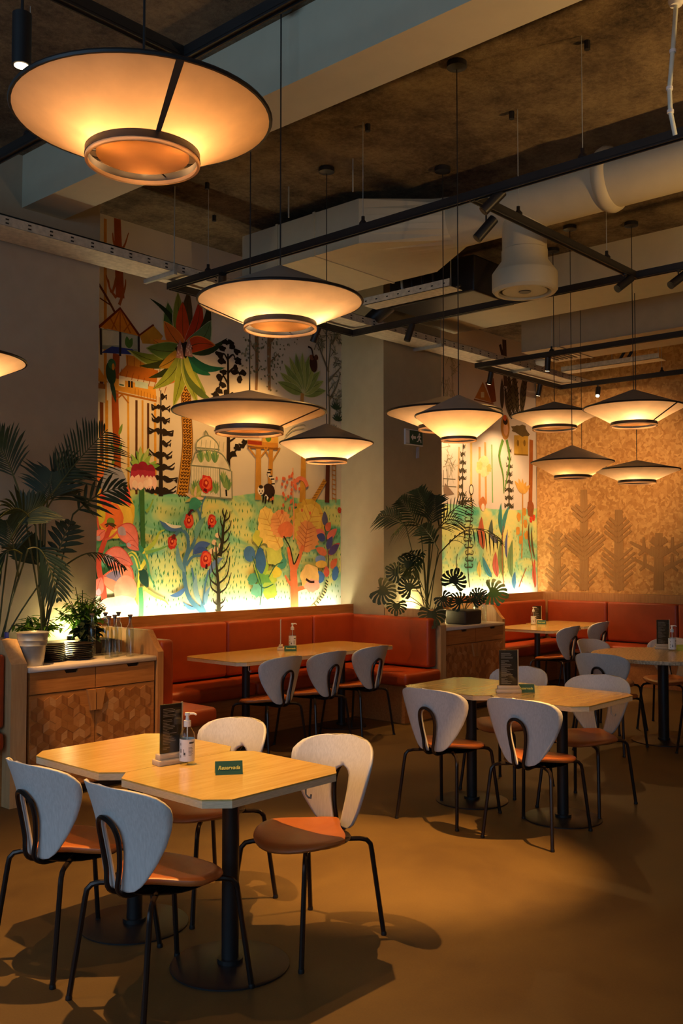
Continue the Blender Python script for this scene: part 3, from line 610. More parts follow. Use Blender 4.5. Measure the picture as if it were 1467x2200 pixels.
# blue plant with red roses
for (q, a, b) in (([(5.861,1.053),(5.682,1.190),(5.616,1.342),(5.603,1.534),(5.646,1.663),(5.634,1.792),(5.557,1.842),(5.494,1.790)], .05, .03), ([(5.603,1.513),(5.646,1.620),(5.716,1.728),(5.787,1.924),(5.764,2.019),(5.719,2.044),(5.675,2.008)], .035, .025),
        ([(5.700,1.663),(5.776,1.881),(5.808,2.078),(5.852,2.163)], .02, .014), ([(5.625,1.513),(5.701,1.594),(5.801,1.603),(5.879,1.611)], .03, .02), ([(5.838,1.141),(5.848,1.315),(5.892,1.467)], .025, .02), ([(5.861,1.053),(5.748,1.274),(5.691,1.491)], .04, .02)):
    P.stroke('4E7C98', q, a, b)
for (a, b, wd, c) in (([(5.557,1.850)][0], [(5.314,1.921)][0], .055, '4C74A8'), ([(5.579,1.876)][0], [(5.366,1.914)][0], .03, 'E8E6D0'), ([(5.609,1.449)][0], [(5.526,1.705)][0], .06, '6C98A0'), ([(5.701,1.620)][0], [(5.913,1.716)][0], .09, '4866A8'), ([(5.712,1.629)][0], [(5.890,1.646)][0], .06, '3E5A9C'),
        ([(5.627,1.312)][0], [(5.436,1.241)][0], .05, '5078B0'), ([(5.892,1.423)][0], [(6.075,1.584)][0], .06, '6A88B8'), ([(5.749,1.110)][0], [(5.585,1.185)][0], .035, '5A88B4'), ([(5.733,1.750)][0], [(5.854,1.970)][0], .07, '6FA898'), ([(5.653,2.050)][0], [(5.808,2.091)][0], .12, '3F9078'), ([(5.590,1.834)][0], [(5.621,2.006)][0], .05, '74A890'),
        ([(5.804,1.143)][0], [(5.746,1.447)][0], .06, '88B0B8'), ([(5.861,1.140)][0], [(5.916,1.313)][0], .05, '7AA6C4')):
    P.leaf(c, a, b, wd, .12)
for q, r in (([(5.857,2.277)][0], .075), ([(5.654,1.921)][0], .06), ([(5.928,1.928)][0], .055), ([(5.462,1.726)][0], .055), ([(5.857,1.568)][0], .07)): P.rose(q, r)
P.stroke('4A1A20', [(5.648,1.973),(5.675,2.017),(5.708,2.026)], .035, .015); P.stroke('6A2A24', [(5.473,1.755),(5.488,1.798)], .05, .03); P.stroke('4A2018', [(5.894,1.857),(5.906,1.892)], .03, .02); P.stroke('3A1A1A', [(5.863,1.480),(5.869,1.524)], .03, .02); P.stroke('5A1A1A', [(5.841,2.206),(5.852,2.233)], .05, .03)
for q in [(5.958,1.730),(5.982,1.664),(5.925,1.646),(6.028,1.620),(6.039,1.700),(5.998,1.797)]: P.oval('F0D0A8', q, .028, .028, wob=.2)
# black antler plants
def antler(stem, arcs, c='33301E'):
    P.stroke(c, stem, .05, .012)
    for a in arcs: P.stroke(c, a, .022, .008)
antler([(6.021,1.055),(6.013,1.311),(5.989,1.532),(5.981,1.730)], ([(6.014,1.245),(5.927,1.304),(5.915,1.401)], [(6.014,1.245),(6.112,1.299),(6.176,1.441)], [(6.007,1.320),(5.915,1.379),(5.903,1.480)], [(6.007,1.333),(6.123,1.419),(6.158,1.598)], [(6.007,1.399),(5.943,1.453),(5.925,1.554)], [(6.001,1.452),(6.099,1.522),(6.145,1.665)], [(5.994,1.554),(5.948,1.598),(5.936,1.664)], [(5.988,1.598),(6.051,1.664),(6.074,1.744)], [(6.020,1.134),(5.963,1.163),(5.945,1.203)], [(6.020,1.143),(6.078,1.167),(6.101,1.211)], [(6.021,1.064),(5.975,1.092)], [(6.021,1.081),(6.078,1.132)]))
antler([(6.029,1.598),(6.062,1.753),(6.073,1.887),(6.113,2.044)], ([(6.057,1.718),(6.121,1.754),(6.168,1.844)], [(6.057,1.731),(6.016,1.797),(6.015,1.864)], [(6.068,1.807),(6.144,1.866),(6.173,1.943)], [(6.073,1.865),(6.038,1.922),(6.037,1.984)], [(6.085,1.932),(6.143,1.969),(6.155,2.032)], [(6.034,1.620),(6.110,1.665),(6.157,1.732)], [(6.090,1.968),(6.060,2.020),(6.072,2.056)]))
# vine leaves, lower middle
for (q, r, c) in (([(6.548,1.782)][0], .09, 'C8CC50'), ([(6.649,1.806)][0], .06, '6E98C8'), ([(6.575,1.458)][0], .10, '9AC040'), ([(6.703,1.387)][0], .09, 'B8CC48'), ([(6.601,1.333)][0], .10, '6FAE50'), ([(6.780,1.441)][0], .07, 'E0D048'), ([(6.450,1.368)][0], .07, '58A078'), ([(6.832,1.549)][0], .09, '4E9A80'), ([(6.678,1.257)][0], .1, 'A8C850'), ([(6.754,1.620)][0], .12, 'C8D060'), ([(6.525,1.261)][0], .08, '70B898')):
    P.oval(c, q, r, r*.9, wob=.22, n=14)
P.oval('3E6AA0', [(6.562,1.551)][0], .07, .13, .1, wob=.08); P.oval('4A78B0', [(6.411,1.620)][0], .075, .08, .8); P.oval('A8C8E0', [(6.688,1.760)][0], .05, .05, wob=.2)
for q in ([(6.551,1.113),(6.575,1.297),(6.499,1.482),(6.449,1.597)], [(6.523,1.666),(6.573,1.736),(6.611,1.806)], [(6.480,1.459),(6.576,1.287),(6.735,1.316)], [(6.671,1.387),(6.767,1.503),(6.872,1.535)]): P.stroke('3A6A50', q, .012)
# orange tree with giant leaves
def giant(c, a, b, w, bend, vein):
    a = Vector(a); b = Vector(b); d = b-a; L = d.length; nn = Vector((-d.y, d.x))/L; up = []; dn = []; n = 22
    for i in range(n+1):
        t = i/n; m = a+d*t+nn*(bend*L*sin(pi*t)); q = w/2*sin(pi*min(1, t*.92+.04))**.6*(1+.10*sin(t*38))
        up.append(m+nn*q); dn.append(m-nn*q*(1+.06*cos(t*31)))
    P.poly(c, up+dn[::-1])
    for k in range(5):
        t = .25+.14*k
        P.stroke(vein, [a+d*(t-.1), a+d*(t+.08)+nn*w*.33], .010, .004); P.stroke(vein, [a+d*(t-.1), a+d*(t+.08)-nn*w*.33], .010, .004)
    P.stroke(vein, [a, b], .014, .005)
giant('D8B048', [(7.135,1.716)][0], [(7.351,2.171)][0], .50, 0, 'C07A38'); giant('E8C45A', [(7.135,1.726)][0], [(7.337,2.121)][0], .40, 0, 'D09048')
giant('E89A5A', [(7.170,1.644)][0], [(7.239,1.961)][0], .34, -.1, 'C06A40')
giant('F0D070', [(6.832,1.677)][0], [(6.584,2.074)][0], .30, .05, 'D8A850'); giant('F0A868', [(6.911,1.810)][0], [(6.765,2.043)][0], .30, 0, 'D88850'); P.oval('E88050', [(6.911,1.867)][0], .12, .08, wob=.15)
for (q, a, b) in (([(7.048,0.974),(7.034,1.237),(7.020,1.453)], .11, .10), ([(7.020,1.438),(6.979,1.572),(6.951,1.691)], .08, .05), ([(7.026,1.438),(7.101,1.572),(7.156,1.707)], .07, .04), ([(7.034,1.276),(6.953,1.335),(6.899,1.402)], .05, .02), ([(7.047,1.246),(7.171,1.272),(7.268,1.269)], .05, .03)): P.stroke('E07848', q, a, b)
P.stroke('2E2E1C', [(6.878,1.800),(6.965,1.691),(7.006,1.572),(7.033,1.515),(7.101,1.620)], .016)
P.stroke('F0A070', [(7.019,1.764),(7.025,2.004),(7.010,2.243),(7.010,2.508)], .02, .010)
for i in range(34):
    t = random.random(); q = [(7.010,2.484),(7.011,2.027)]; x = q[0][0]+random.gauss(0, .05+.12*t); z = q[0][1]+(q[1][1]-q[0][1])*t
    P.oval('E07048', (x, z), .016, .020, n=8)
P.stroke('E88060', [(7.017,2.340),(7.099,2.402),(7.182,2.388),(7.224,2.322)], .04, .05)
# right-hand leafy stem
P.stroke('5A4A3A', [(7.540,1.396),(7.547,1.620),(7.511,1.819),(7.489,2.017)], .02, .01)
for (a, b, c) in (([(7.496,1.918)][0], [(7.488,2.077)][0], '5E5E80'), ([(7.511,1.868)][0], [(7.584,1.960)][0], 'E07050'), ([(7.496,1.808)][0], [(7.352,1.875)][0], 'E87868'), ([(7.525,1.779)][0], [(7.688,1.892)][0], 'E87868'), ([(7.503,1.779)][0], [(7.366,1.816)][0], '46508C'), ([(7.525,1.670)][0], [(7.613,1.810)][0], '50508C'), ([(7.547,1.610)][0], [(7.733,1.741)][0], 'C85048'), ([(7.555,1.620)][0], [(7.718,1.721)][0], '5A4A80'), ([(7.525,1.620)][0], [(7.352,1.679)][0], 'E07850'), ([(7.584,1.470)][0], [(7.688,1.570)][0], 'E07048'), ([(7.526,1.372)][0], [(7.511,1.496)][0], 'E86850')):
    P.leaf(c, a, b, .09)
P.oval('7890C0', [(7.424,1.561)][0], .08, .045); P.oval('F0B850', [(7.438,1.511)][0], .09, .04); P.oval('4A78B8', [(7.403,1.374)][0], .085, .065); P.oval('4A78B8', [(7.658,1.409)][0], .05, .08, -.3)
P.oval('F0C070', [(7.268,1.386)][0], .14, .13, wob=.12); P.oval('F0A890', [(7.296,1.288)][0], .11, .07, wob=.12); P.stroke('3A2018', [(7.205,1.358),(7.268,1.328),(7.332,1.326)], .025)
st = [(7.269,1.036),(7.410,1.128),(7.497,1.224),(7.526,1.332)]
P.stroke('D8CC90', st, .045, .02); 
for i in range(12):
    t = i/11*3; k = min(int(t), 2); a = t-k; x = st[k][0]*(1-a)+st[k+1][0]*a; z = st[k][1]*(1-a)+st[k+1][1]*a
    P.stroke('3A3A20', [(x-.018, z+.012), (x+.018, z-.012)], .014)
P.rose([(7.725,2.094)][0], .03)
P.build('print', mur)['kind'] = 'stuff'

# ---- second mural, in the far niche
mur2 = thing('mural', 'narrower jungle mural with curling black vines beside the chip board wall', 'mural', (0, 0, 0))
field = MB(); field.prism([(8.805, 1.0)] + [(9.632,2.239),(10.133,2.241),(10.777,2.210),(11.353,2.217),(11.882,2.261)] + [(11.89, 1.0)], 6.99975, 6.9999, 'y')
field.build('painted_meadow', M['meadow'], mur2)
P = Paint(7.0)
P.dashes('5E8A3A', 8.8, 11.85, 1.2, 1.95, 0.09, 0.08)
for (q, c, wd) in (([(10.269,3.357),(10.258,2.228)], 'D8B870', .05), ([(10.457,3.011),(10.449,2.283)], 'E0A060', .05), ([(10.588,3.083),(10.601,2.277)], 'E0A060', .045), ([(10.743,3.066),(10.755,2.295)], '8AB070', .03), ([(9.996,2.973),(9.970,2.323)], 'C8A878', .04), ([(11.747,3.217),(11.706,2.236)], 'A8622C', .10), ([(11.068,4.518),(11.095,3.887)], '5A4A38', .10), ([(11.064,4.200),(10.963,4.437)], '4A3A2C', .06), ([(10.250,3.535),(10.140,2.985)], 'E8C890', .02)):
    P.stroke(c, q, wd)
P.oval('D6D49A', [(10.541,2.756)][0], .17, .13, wob=.2); P.oval('B9C77A', [(10.455,2.768)][0], .07, .06, wob=.3); P.oval('C4BE70', [(10.672,2.746)][0], .06, .05, wob=.3); P.poly('B87838', [(10.357,3.639),(10.543,3.876),(10.750,3.624)]); P.poly('8A4A28', [(10.598,3.871),(10.799,3.960),(10.862,3.656),(10.749,3.618)]); P.poly('E0D0A0', [(10.498,3.735),(10.574,3.745),(10.573,3.671),(10.497,3.662)]); P.stroke('8A5A30', [(10.336,3.618),(10.794,3.611)], .02)
for i in range(80):
    b = random.choice([(9.805,4.131),(9.884,3.965),(9.742,3.710),(9.891,3.612),(9.755,2.836),(9.833,2.726)]); P.stroke(random.choice(('9A9474','B8B090')), [(b[0]+random.gauss(0,.08), b[1]+random.gauss(0,.08)), (b[0]+random.gauss(0,.08), b[1]+random.gauss(0,.1))], .012, .004)
for q in ([(9.655,2.656),(9.653,2.425)], [(9.733,2.672),(9.751,2.372)], [(9.654,2.552),(9.912,2.555)], [(9.634,2.458),(9.931,2.462)], [(9.694,2.716),(9.774,2.809),(9.853,2.715)]): P.stroke('7A7460', q, .012)
P.poly('8A7460', [(9.653,2.413),(9.693,2.496),(9.890,2.366),(9.672,2.333)])
pine([(10.061,2.221)][0], [(10.079,3.039)][0], 8, .13, '4A4430', .03); pine([(11.153,2.223)][0], [(11.177,3.071)][0], 8, .14, '4A4430', .035)
for (q, wd) in (([(11.301,3.529),(11.210,3.774),(11.167,4.087)], .09), ([(11.397,3.539),(11.354,3.856),(11.310,4.172)], .10), ([(11.494,3.550),(11.572,3.884),(11.651,4.221)], .10), ([(11.229,3.457),(11.115,3.699),(11.071,3.884)], .06)):
    P.leaf('5A503A', q[0], q[2], wd+.06, .04, vein='2A261C')
    for k in range(8):
        t = k/8; x = q[0][0]+(q[2][0]-q[0][0])*t; z = q[0][1]+(q[2][1]-q[0][1])*t
        P.stroke('2A261C', [(x, z), (x-.06, z+.06)], .012); P.stroke('2A261C', [(x, z), (x+.06, z+.06)], .012)
P.leaf('4A4034', [(10.998,3.559)][0], [(11.003,3.989)][0], .10)
P.oval('B9823C', [(11.075,3.328)][0], .11, .17); P.oval('E8B080', [(11.087,3.303)][0], .06, .09); P.oval('3A241C', [(11.076,3.410)][0], .06, .05); P.oval('C85A34', [(11.065,3.453)][0], .04, .04)
for q in ([(11.015,3.152),(10.921,2.925),(11.009,2.681),(11.029,2.431)], [(11.108,3.160),(11.174,2.881),(11.052,2.495)]): P.stroke('5E8A3C', q, .06, .02)
P.poly('C8A040', [(11.297,3.241),(11.661,3.274),(11.656,2.994),(11.293,2.979)]); P.oval('6A5A38', [(11.466,3.321)][0], .22, .08, wob=.25); P.stroke('8A6A28', [(11.293,2.979),(11.656,2.994)], .02)
for q in [(11.391,3.140),(11.561,3.155)]: P.oval('8A6A28', q, .03, .045)
P.oval('9A5A30', [(11.706,2.255)][0], .09, .12, wob=.1); P.oval('D08048', [(10.514,2.274)][0], .08, .09, wob=.1); P.oval('F0DCC0', [(10.524,2.226)][0], .04, .05)
for k in range(5): P.leaf('D8A850', [(11.501,2.454)][0], ([(11.501,2.454)][0][0]-.2+.1*k, [(11.503,2.614)][0][1]+.05*sin(k)), .08)
P.stroke('C89040', [(11.463,1.556),(11.494,2.004),(11.501,2.454)], .03)
for q in [(11.400,2.129),(11.567,2.038),(11.373,1.938),(11.589,1.877),(11.443,1.811),(11.546,2.198)]: P.oval('D89A40', q, .05, .06, wob=.2)
# curling black vines
for s0 in ([(10.205,1.194),(10.168,1.561),(10.235,2.036),(10.279,2.247),(10.239,2.394)], [(9.961,1.328),(9.922,1.503),(9.944,1.620)]): P.stroke('4A4424', s0, .02, .012)
for i in range(11):
    z = 1.45 + i*.085; x = [(10.190,1.679)][0][0] + .02*sin(i)
    for sg in (-1, 1): P.stroke('3A341C', [(x, z), (x+sg*.07, z-.005), (x+sg*.09, z+.03), (x+sg*.05, z+.04)], .016, .008)
P.oval('3A341C', [(10.260,2.443)][0], .05, .07); P.oval('F0E0C0', [(10.260,2.443)][0], .036, .055)
for (a, b, wd, c) in (([(10.529,1.680)][0], [(10.490,2.103)][0], .16, 'C86A44'), ([(10.855,1.312)][0], [(10.814,1.651)][0], .14, 'D87058'), ([(10.727,1.804)][0], [(10.731,2.079)][0], .10, '5A6A5C'), ([(10.975,1.868)][0], [(10.958,2.303)][0], .10, '3F8A80'), ([(10.975,1.868)][0], [(11.165,2.280)][0], .09, '4A9088'), ([(10.991,1.310)][0], [(10.975,1.868)][0], .14, '8A9A58'), ([(11.198,1.306)][0], [(11.229,1.809)][0], .14, '7A9A60'), ([(10.721,1.314)][0], [(10.506,1.590)][0], .10, '4E98A0'), ([(11.825,1.152)][0], [(11.807,1.555)][0], .10, 'E07058'), ([(11.266,1.141)][0], [(11.293,1.380)][0], .10, '4A80A8'), ([(10.439,1.320)][0], [(10.441,1.530)][0], .10, 'E8C860'), ([(11.708,1.620)][0], [(11.666,2.072)][0], .05, '5A4A2C'), ([(11.807,1.555)][0], [(11.739,2.009)][0], .05, '6A5A34'), ([(10.883,1.774)][0], [(10.662,1.925)][0], .09, '6A6A70'), ([(11.086,1.557)][0], [(11.114,1.933)][0], .06, '5A6AA0')):
    P.leaf(c, a, b, wd, .08, vein='5A4A38')
for q in ([(11.012,1.173),(10.971,1.558),(11.000,1.993)], [(11.385,1.163),(11.533,1.364),(11.582,1.427)], [(11.800,1.152),(11.732,1.555),(11.637,1.813)]): P.stroke('B06038', q, .016)
for q in [(11.791,2.128),(11.716,2.100)]: P.rose(q, .04)
P.build('print', mur2)['kind'] = 'stuff'

# ---- chip board wall with tree silhouettes
pan = thing('chip_board_panel', 'tall golden chip board wall panel with dark tree silhouettes', 'wall panel', (11.87, 0, 0))
pb = MB(); pb.box(0.0, 0.008, -4, 6.99, 1.0, 4.3); pb.build('board', M['chips'], pan)
def sil(parts):
    m = MB()
    for i, (a, b, w0, w1) in enumerate(parts):
        a = Vector(a); b = Vector(b); d = (b-a).normalized(); n = Vector((-d.y, d.x))
        m.prism([tuple(a+n*w0/2), tuple(b+n*w1/2), tuple(b-n*w1/2), tuple(a-n*w0/2)], -0.005-0.0003*i, 0.0, 'x')
    return m
def fir(base, top, w, tiers, reach, up=.28):
    L = [(base, top, w, w*.7)]
    for i, t in enumerate(tiers):
        z = base[1]+(top[1]-base[1])*t
        for s in (-1, 1): L.append(((base[0], z-.02), (base[0]+s*reach[i]*.72, z+reach[i]*up*1.7), .045, .028))
    return L
b1, t1 = [(6.683,1.120),(6.674,1.941)]
sil(fir(b1, t1, .12, (.02,.12,.22,.32,.55,.66,.78,.88), (.2,.26,.24,.18,.14,.22,.18,.12))).build('tree_silhouette', M['silhouette'], pan)
b1, t1 = [(6.275,1.130),(6.265,2.490)]
sil(fir(b1, t1, .14, (.02,.08,.14,.32,.36,.41,.46,.50,.55,.70,.75,.80), (.2,.26,.2,.40,.44,.40,.32,.24,.16,.22,.24,.16))).build('tree_silhouette', M['silhouette'], pan)
b1, t1 = [(5.777,1.142),(5.763,2.203)]
sil(fir(b1, t1, .15, (.02,.10,.18,.25,.32,.40,.62,.69,.76,.83), (.18,.28,.32,.34,.32,.28,.26,.26,.22,.16))).build('tree_silhouette', M['silhouette'], pan)
b1, t1 = [(5.230,1.156),(5.219,1.888)]
pp = [(b1, t1, .14, .10)]
for (dz, L, r) in ((.25, .36, .18), (.45, .38, .2)):
    for s in (-1, 1): pp.append(((b1[0], b1[1]+dz-.02), (b1[0]+s*L, b1[1]+dz+L*.45), .07, .03)); pp.append(((b1[0]+s*L*.45, b1[1]+dz+L*.2), (b1[0]+s*L*.7, b1[1]+dz), .05, .03)); pp.append(((b1[0]+s*L*.5, b1[1]+dz+L*.2), (b1[0]+s*L*.5, b1[1]+dz+L*.6), .05, .03))
for (dy, dz) in ((.12,-.2), (-.12,-.2), (.1,-.08), (-.1,-.08)): pp.append(((t1[0], t1[1]+dz-.06), (t1[0]+dy, t1[1]+dz), .08, .08))
sil(pp).build('tree_silhouette', M['silhouette'], pan)

# ------------------------------------------------------------------ spotlights on the track: light sources
TZ = 3.80
# ------------------------------------------------------------------ light tracks
def track_frame(name, label, segs, stubs, group=None):
    t = thing(name, label, 'light track', (segs[0][0], segs[0][1], TZ), 0, group)
    ox, oy = segs[0][0], segs[0][1]
    for (x0, y0, x1, y1) in segs:
        x0 -= ox; x1 -= ox; y0 -= oy; y1 -= oy
        m = MB()
        if abs(x1-x0) > abs(y1-y0): m.box(min(x0,x1), max(x0,x1), y0-.02, y0+.02, -.002, .045); m.box(min(x0,x1), max(x0,x1), y0-.02, y0-.012, -.012, 0); m.box(min(x0,x1), max(x0,x1), y0+.012, y0+.02, -.012, 0)
        else: m.box(x0-.02, x0+.02, min(y0,y1), max(y0,y1), -.002, .045); m.box(x0-.02, x0-.012, min(y0,y1), max(y0,y1), -.012, 0); m.box(x0+.012, x0+.02, min(y0,y1), max(y0,y1), -.012, 0)
        m.build('rail', M['track'], t)
    for (x, y) in stubs:
        x -= ox; y -= oy
        m = MB(); m.lathe([(.028, .045), (.028, .055), (.012, .075), (.012, .10)], 10, (x, y, 0)); m.build('hanger', M['black'], t)
        m = MB(); m.tube([(x, y, .09), (x, y, H-TZ)], .0025, 5); m.build('wire', M['galv'], t)
    return t
X1, X2 = 4.86, 7.13
track_frame('light_track', 'black light track loop hung over the booth tables, nearest the striped-light beam', [(X1, -1.0, X1, 6.29), (X1, 6.27, X2, 6.27), (X2, -1.0, X2, 6.29), (X1, 3.30, X2, 3.30)],
            [(X1, 2.55), (X1, 4.18), (X1, 5.79), (5.4, 3.30), (6.65, 3.30)])
track_frame('light_track', 'black light track in the top left corner above the big glowing lamp', [(2.62, -1.0, 2.62, 5.9), (-1.0, 3.29, 2.62, 3.29)], [(2.62, 1.4), (2.62, 4.6), (0.9, 3.29)])
track_frame('light_track', 'black light track loop in front of the golden chip board wall', [(9.34, -1.0, 9.34, 6.3), (9.34, 6.28, 11.3, 6.28), (11.3, -1.0, 11.3, 6.3)], [(9.34, 5.3), (9.34, 3.2), (11.3, 4.9)])

def spot_head(loc, aim, label, lit=0, cone=60, L=.15, r=.032, drop=.07, blend=.6, col=WARM, group=None, soft=.02, glow=True):
    t = thing('spotlight', label, 'spotlight', loc, 0, group)
    d = (Vector(aim)-Vector(loc)).normalized()
    m = MB(); m.tube([(0,0,0), (0,0,-drop)], .006, 6); m.lathe([(.018, -.012), (.018, 0)], 10); m.build('stalk', M['black'], t)
    c = Vector((0,0,-drop)); a = c - d*L*.45; b = c + d*L*.55
    m = MB(); m.tube([a, b], r, 16); m.build('barrel', M['black'], t)
    m = MB(); m.tube([b-d*.001, b+d*.002], r*.74, 16); m.build('lens', M['spotglow'] if glow else M['track'], t)
    if lit:
        q = b + d*.02
        lamp_obj('spot_beam', 'SPOT', q, lit, col, t, aim=q+d, spot_size=radians(cone), spot_blend=blend, shadow_soft_size=soft)
    return t
spot_head((2.62, 3.56, TZ-.01), (2.60, 3.26, 0), 'assumed black spotlight pointing down over the nearest pair of tables, hidden behind the biggest lamp', 420, 70, blend=.9)  # not visible itself, assumed from the chair shadows on the floor
spot_head((4.86, 3.14, TZ+.02), (4.3, 3.7, 3.0), 'upper of the two tilted black spotlights beside the white air outlet', 25, 60, L=.17, glow=False)
spot_head((5.02, 3.30, TZ-.01), (4.46, 3.86, 2.86), 'lower of the two tilted black spotlights beside the white air outlet', 25, 60, L=.17, glow=False, drop=.13)
spot_head((1.84, 3.29, TZ-.01), (1.84, 3.29, 0), 'lit black spotlight hanging in the top left corner of the room', 50, 80, L=.2, drop=.21, r=.036)
spot_head((4.86, 5.62, TZ-.01), (6.0, 7.0, 1.9), 'black spotlight under the far end of the track, in front of the palm mural', 75, 90, L=.17, glow=False)
spot_head((6.6, 6.27, TZ-.01), (6.3, 7.0, 1.9), 'black spotlight half hidden behind the hanging lamps at the palm mural', 40, 100, glow=False)
spot_head((7.13, 5.55, TZ-.01), (6.5, 6.1, 1.2), 'black spotlight hanging in front of the beige pillar', 120, 64, L=.17, glow=False)
spot_head((6.95, 3.30, TZ-.01), (6.1, 3.7, 3.1), 'left one of the pair of dark spotlights at the right of the track', 25, 60, L=.17, glow=False)
spot_head((7.13, 2.95, TZ-.01), (6.3, 3.4, 3.1), 'right one of the pair of dark spotlights at the right of the track', 25, 60, L=.17, glow=False)
spot_head((9.62, 6.28, TZ-.01), (9.9, 6.9, 1.9), 'lit little spotlight shining on the far mural, beside the thatched hut', 100, 94, col=WARM2)
spot_head((10.75, 6.28, TZ-.01), (10.9, 6.9, 1.7), 'lit little spotlight just left of the track corner at the chip board', 80, 94, col=WARM2)
spot_head((11.3, 5.75, TZ-.01), (10.6, 5.5, 2.9), 'lit little spotlight tilted left in front of the chip board', 40, 84, drop=.09)
spot_head((9.34, 5.35, TZ-.01), (9.9, 5.9, .75), 'little spotlight below the square duct', 210, 50)  # switched on, its beam falls on the left far table
spot_head((4.86, 1.62, TZ-.01), (4.05, 3.2, 0), 'assumed unseen black spotlight aimed at the floor between the front and the middle tables', 1150, 31, blend=.8)  # out of view, assumed from the bright pool on the floor
spot_head((2.62, 5.1, TZ-.01), (3.8, 5.72, .35), 'unseen black spotlight added to brighten the left sideboard', 420, 34, blend=1)  # added out of view to warm and brighten the sideboard
spot_head((4.86, 1.45, TZ-.01), (5.35, 3.2, .75), 'assumed unseen black spotlight aimed at the middle table pair', 110, 26, blend=1)  # out of view, assumed from the orange light on these tables
# assumed wall washer for the chip board wall, outside the frame further along the rail
spot_head((9.34, 3.4, TZ-.01), (11.87, 6.2, 2.5), 'assumed small unseen spotlight on the front rail washing the chip board wall', 400, 52, blend=1, col=WARM2)

# ------------------------------------------------------------------ pendant lamps
def pendant(rim, d, ha, hb, label, ring=.44, seams=(2.2,), power=1.8, top=H, hot=1.1, col=WARM2):
    R_ = d/2; t = thing('pendant_lamp', label, 'lamp', rim, 0, 'broad fabric pendant lamps')
    del t['group']
    rr = R_*ring
    m = MB(); n = 56
    m.lathe([(.012, ha), (R_*.5, ha*.5+.004), (R_, 0.004)], n, cap=False); m.build('upper_shade', M['cloth_grey'], t)
    m = MB(); m.lathe([(R_, -.004), (R_*.72, -hb*.5), (rr, -hb)], n, cap=False); m.build('lower_shade', M['shade'], t)
    m = MB(); m.tube([(R_*cos(2*pi*k/n), R_*sin(2*pi*k/n), 0) for k in range(n+1)], max(.006, d*.009), 6, cap=False); m.build('rim_band', M['black'], t)
    m = MB(); bh = d*.028
    m.lathe([(rr*1.005, -hb+.002), (rr*1.02, -hb-bh), (rr*.985, -hb-bh), (rr*.97, -hb+.002)], n, cap=False); m.build('bottom_band', M['black'], t)
    m = MB(); m.lathe([(rr*1.01, -hb-bh), (rr*1.01, -hb-bh*1.55), (rr*.96, -hb-bh*1.55), (rr*.96, -hb-bh)], n, cap=False); m.build('bottom_trim', M['diffuser'], t)
    m = MB(); m.lathe([(rr*.82, -hb-bh*.5), (rr*.82, -hb-bh*.3)], 40); m.build('diffuser', M['diffuser'], t)
    for a in (.5, 2.6, 4.7):
        m = MB(); m.tube([(rr*.8*cos(a), rr*.8*sin(a), -hb-bh*.4), (rr*cos(a), rr*sin(a), -hb-bh*.4)], .0025, 5); m.build('bracket', M['black'], t)
    for a in seams:
        w = .012; m = MB(); c, s = cos(a), sin(a)
        def q(r, z, o): return (r*c-o*s, r*s+o*c, z)
        m.add([q(R_*1.002, -.006, -w), q(R_*1.002, -.006, w), q(rr*1.01+.003, -hb-.001, w*.6), q(rr*1.01+.003, -hb-.001, -w*.6)], [(0,1,2,3)])
        m.add([q(R_*.995, -.006, -w), q(R_*.995, -.006, w), q(rr-.003, -hb-.001, w*.6), q(rr-.003, -hb-.001, -w*.6)], [(3,2,1,0)])
        m.build('seam', M['seam'], t)
    for k in range(3):
        a = hot + k*2.094; q = (rr*.86*cos(a), rr*.86*sin(a), -hb+.02)
        b = MB().lathe([(.002, -.022), (.013, -.014), (.017, 0), (.013, .014), (.002, .022)], 10, q); b.build('bulb', M['bulb'], t)
    for k, (a, rad_, zz, f) in enumerate(((hot, rr*.86, -hb+.07, .9), (hot+2.3, rr*.6, -hb*.4, 1.2), (hot-2.1, rr*.6, -hb*.4, 1.2))):
        lamp_obj('bulb_light', 'POINT', (rad_*cos(a), rad_*sin(a), zz), power*f*.8, col, t, shadow_soft_size=.03)
    m = MB(); m.tube([(0, 0, ha-.01), (0, 0, top-rim[2])], .0035 if d < .8 else .004, 6); m.build('cord', M['black'], t)
    m = MB(); m.lathe([(.012, -.012), (.06, 0), (.06, .03), (.012, .035)], 20, (0, 0, top-rim[2]-.035)); m.build('canopy', M['black'], t)
    return t
def LP(uvz, *a, **k): (x, y), z = uvz; return pendant((x, y, z), *a, **k)
LP(([(1.794,2.457)][0], 3.0), .80, .14, .118, 'biggest nearest fabric lamp glowing orange at the top left', seams=(-1.95,), power=1.25, hot=.9, col=(1.0, .48, .17))
LP(([(3.487,3.571)][0], 2.94), .86, .19, .113, 'upper centre cream fabric lamp hanging above the palm mural', seams=(2.3,), power=1.9, hot=-.9)
LP(([(3.922,4.279)][0], 2.48), .925, .128, .098, 'wide flat fabric lamp below the upper centre one', seams=(-1.2,), power=1.3, hot=-2.2, col=(1.0, .52, .20))
LP(([(5.260,4.888)][0], 2.45), .70, .145, .12, 'small pale fabric lamp in front of the mural ladder', seams=(1.5,), power=1.7, hot=-1.0)
LP(([(4.627,3.242)][0], 2.43), .508, .12, .13, 'narrow steep fabric lamp right of the beige pillar', ring=.405, seams=(1.5,), power=.8, col=(1.0, .54, .22))
LP(([(5.840,4.227)][0], 2.68), .86, .12, .10, 'fabric lamp mostly hidden behind the narrow steep one', seams=(1.5,), power=1.5)
LP(([(8.126,4.587)][0], 2.94), .81, .128, .108, 'fabric lamp overlapping the far mural and the chip board', ring=.51, seams=(1.5,), power=1.2)
LP(([(7.940,3.704)][0], 2.90), .86, .16, .13, 'bright fabric lamp at the upper right of the lamp cluster', ring=.457, seams=(-1.75,), power=2.1, hot=-2.6)
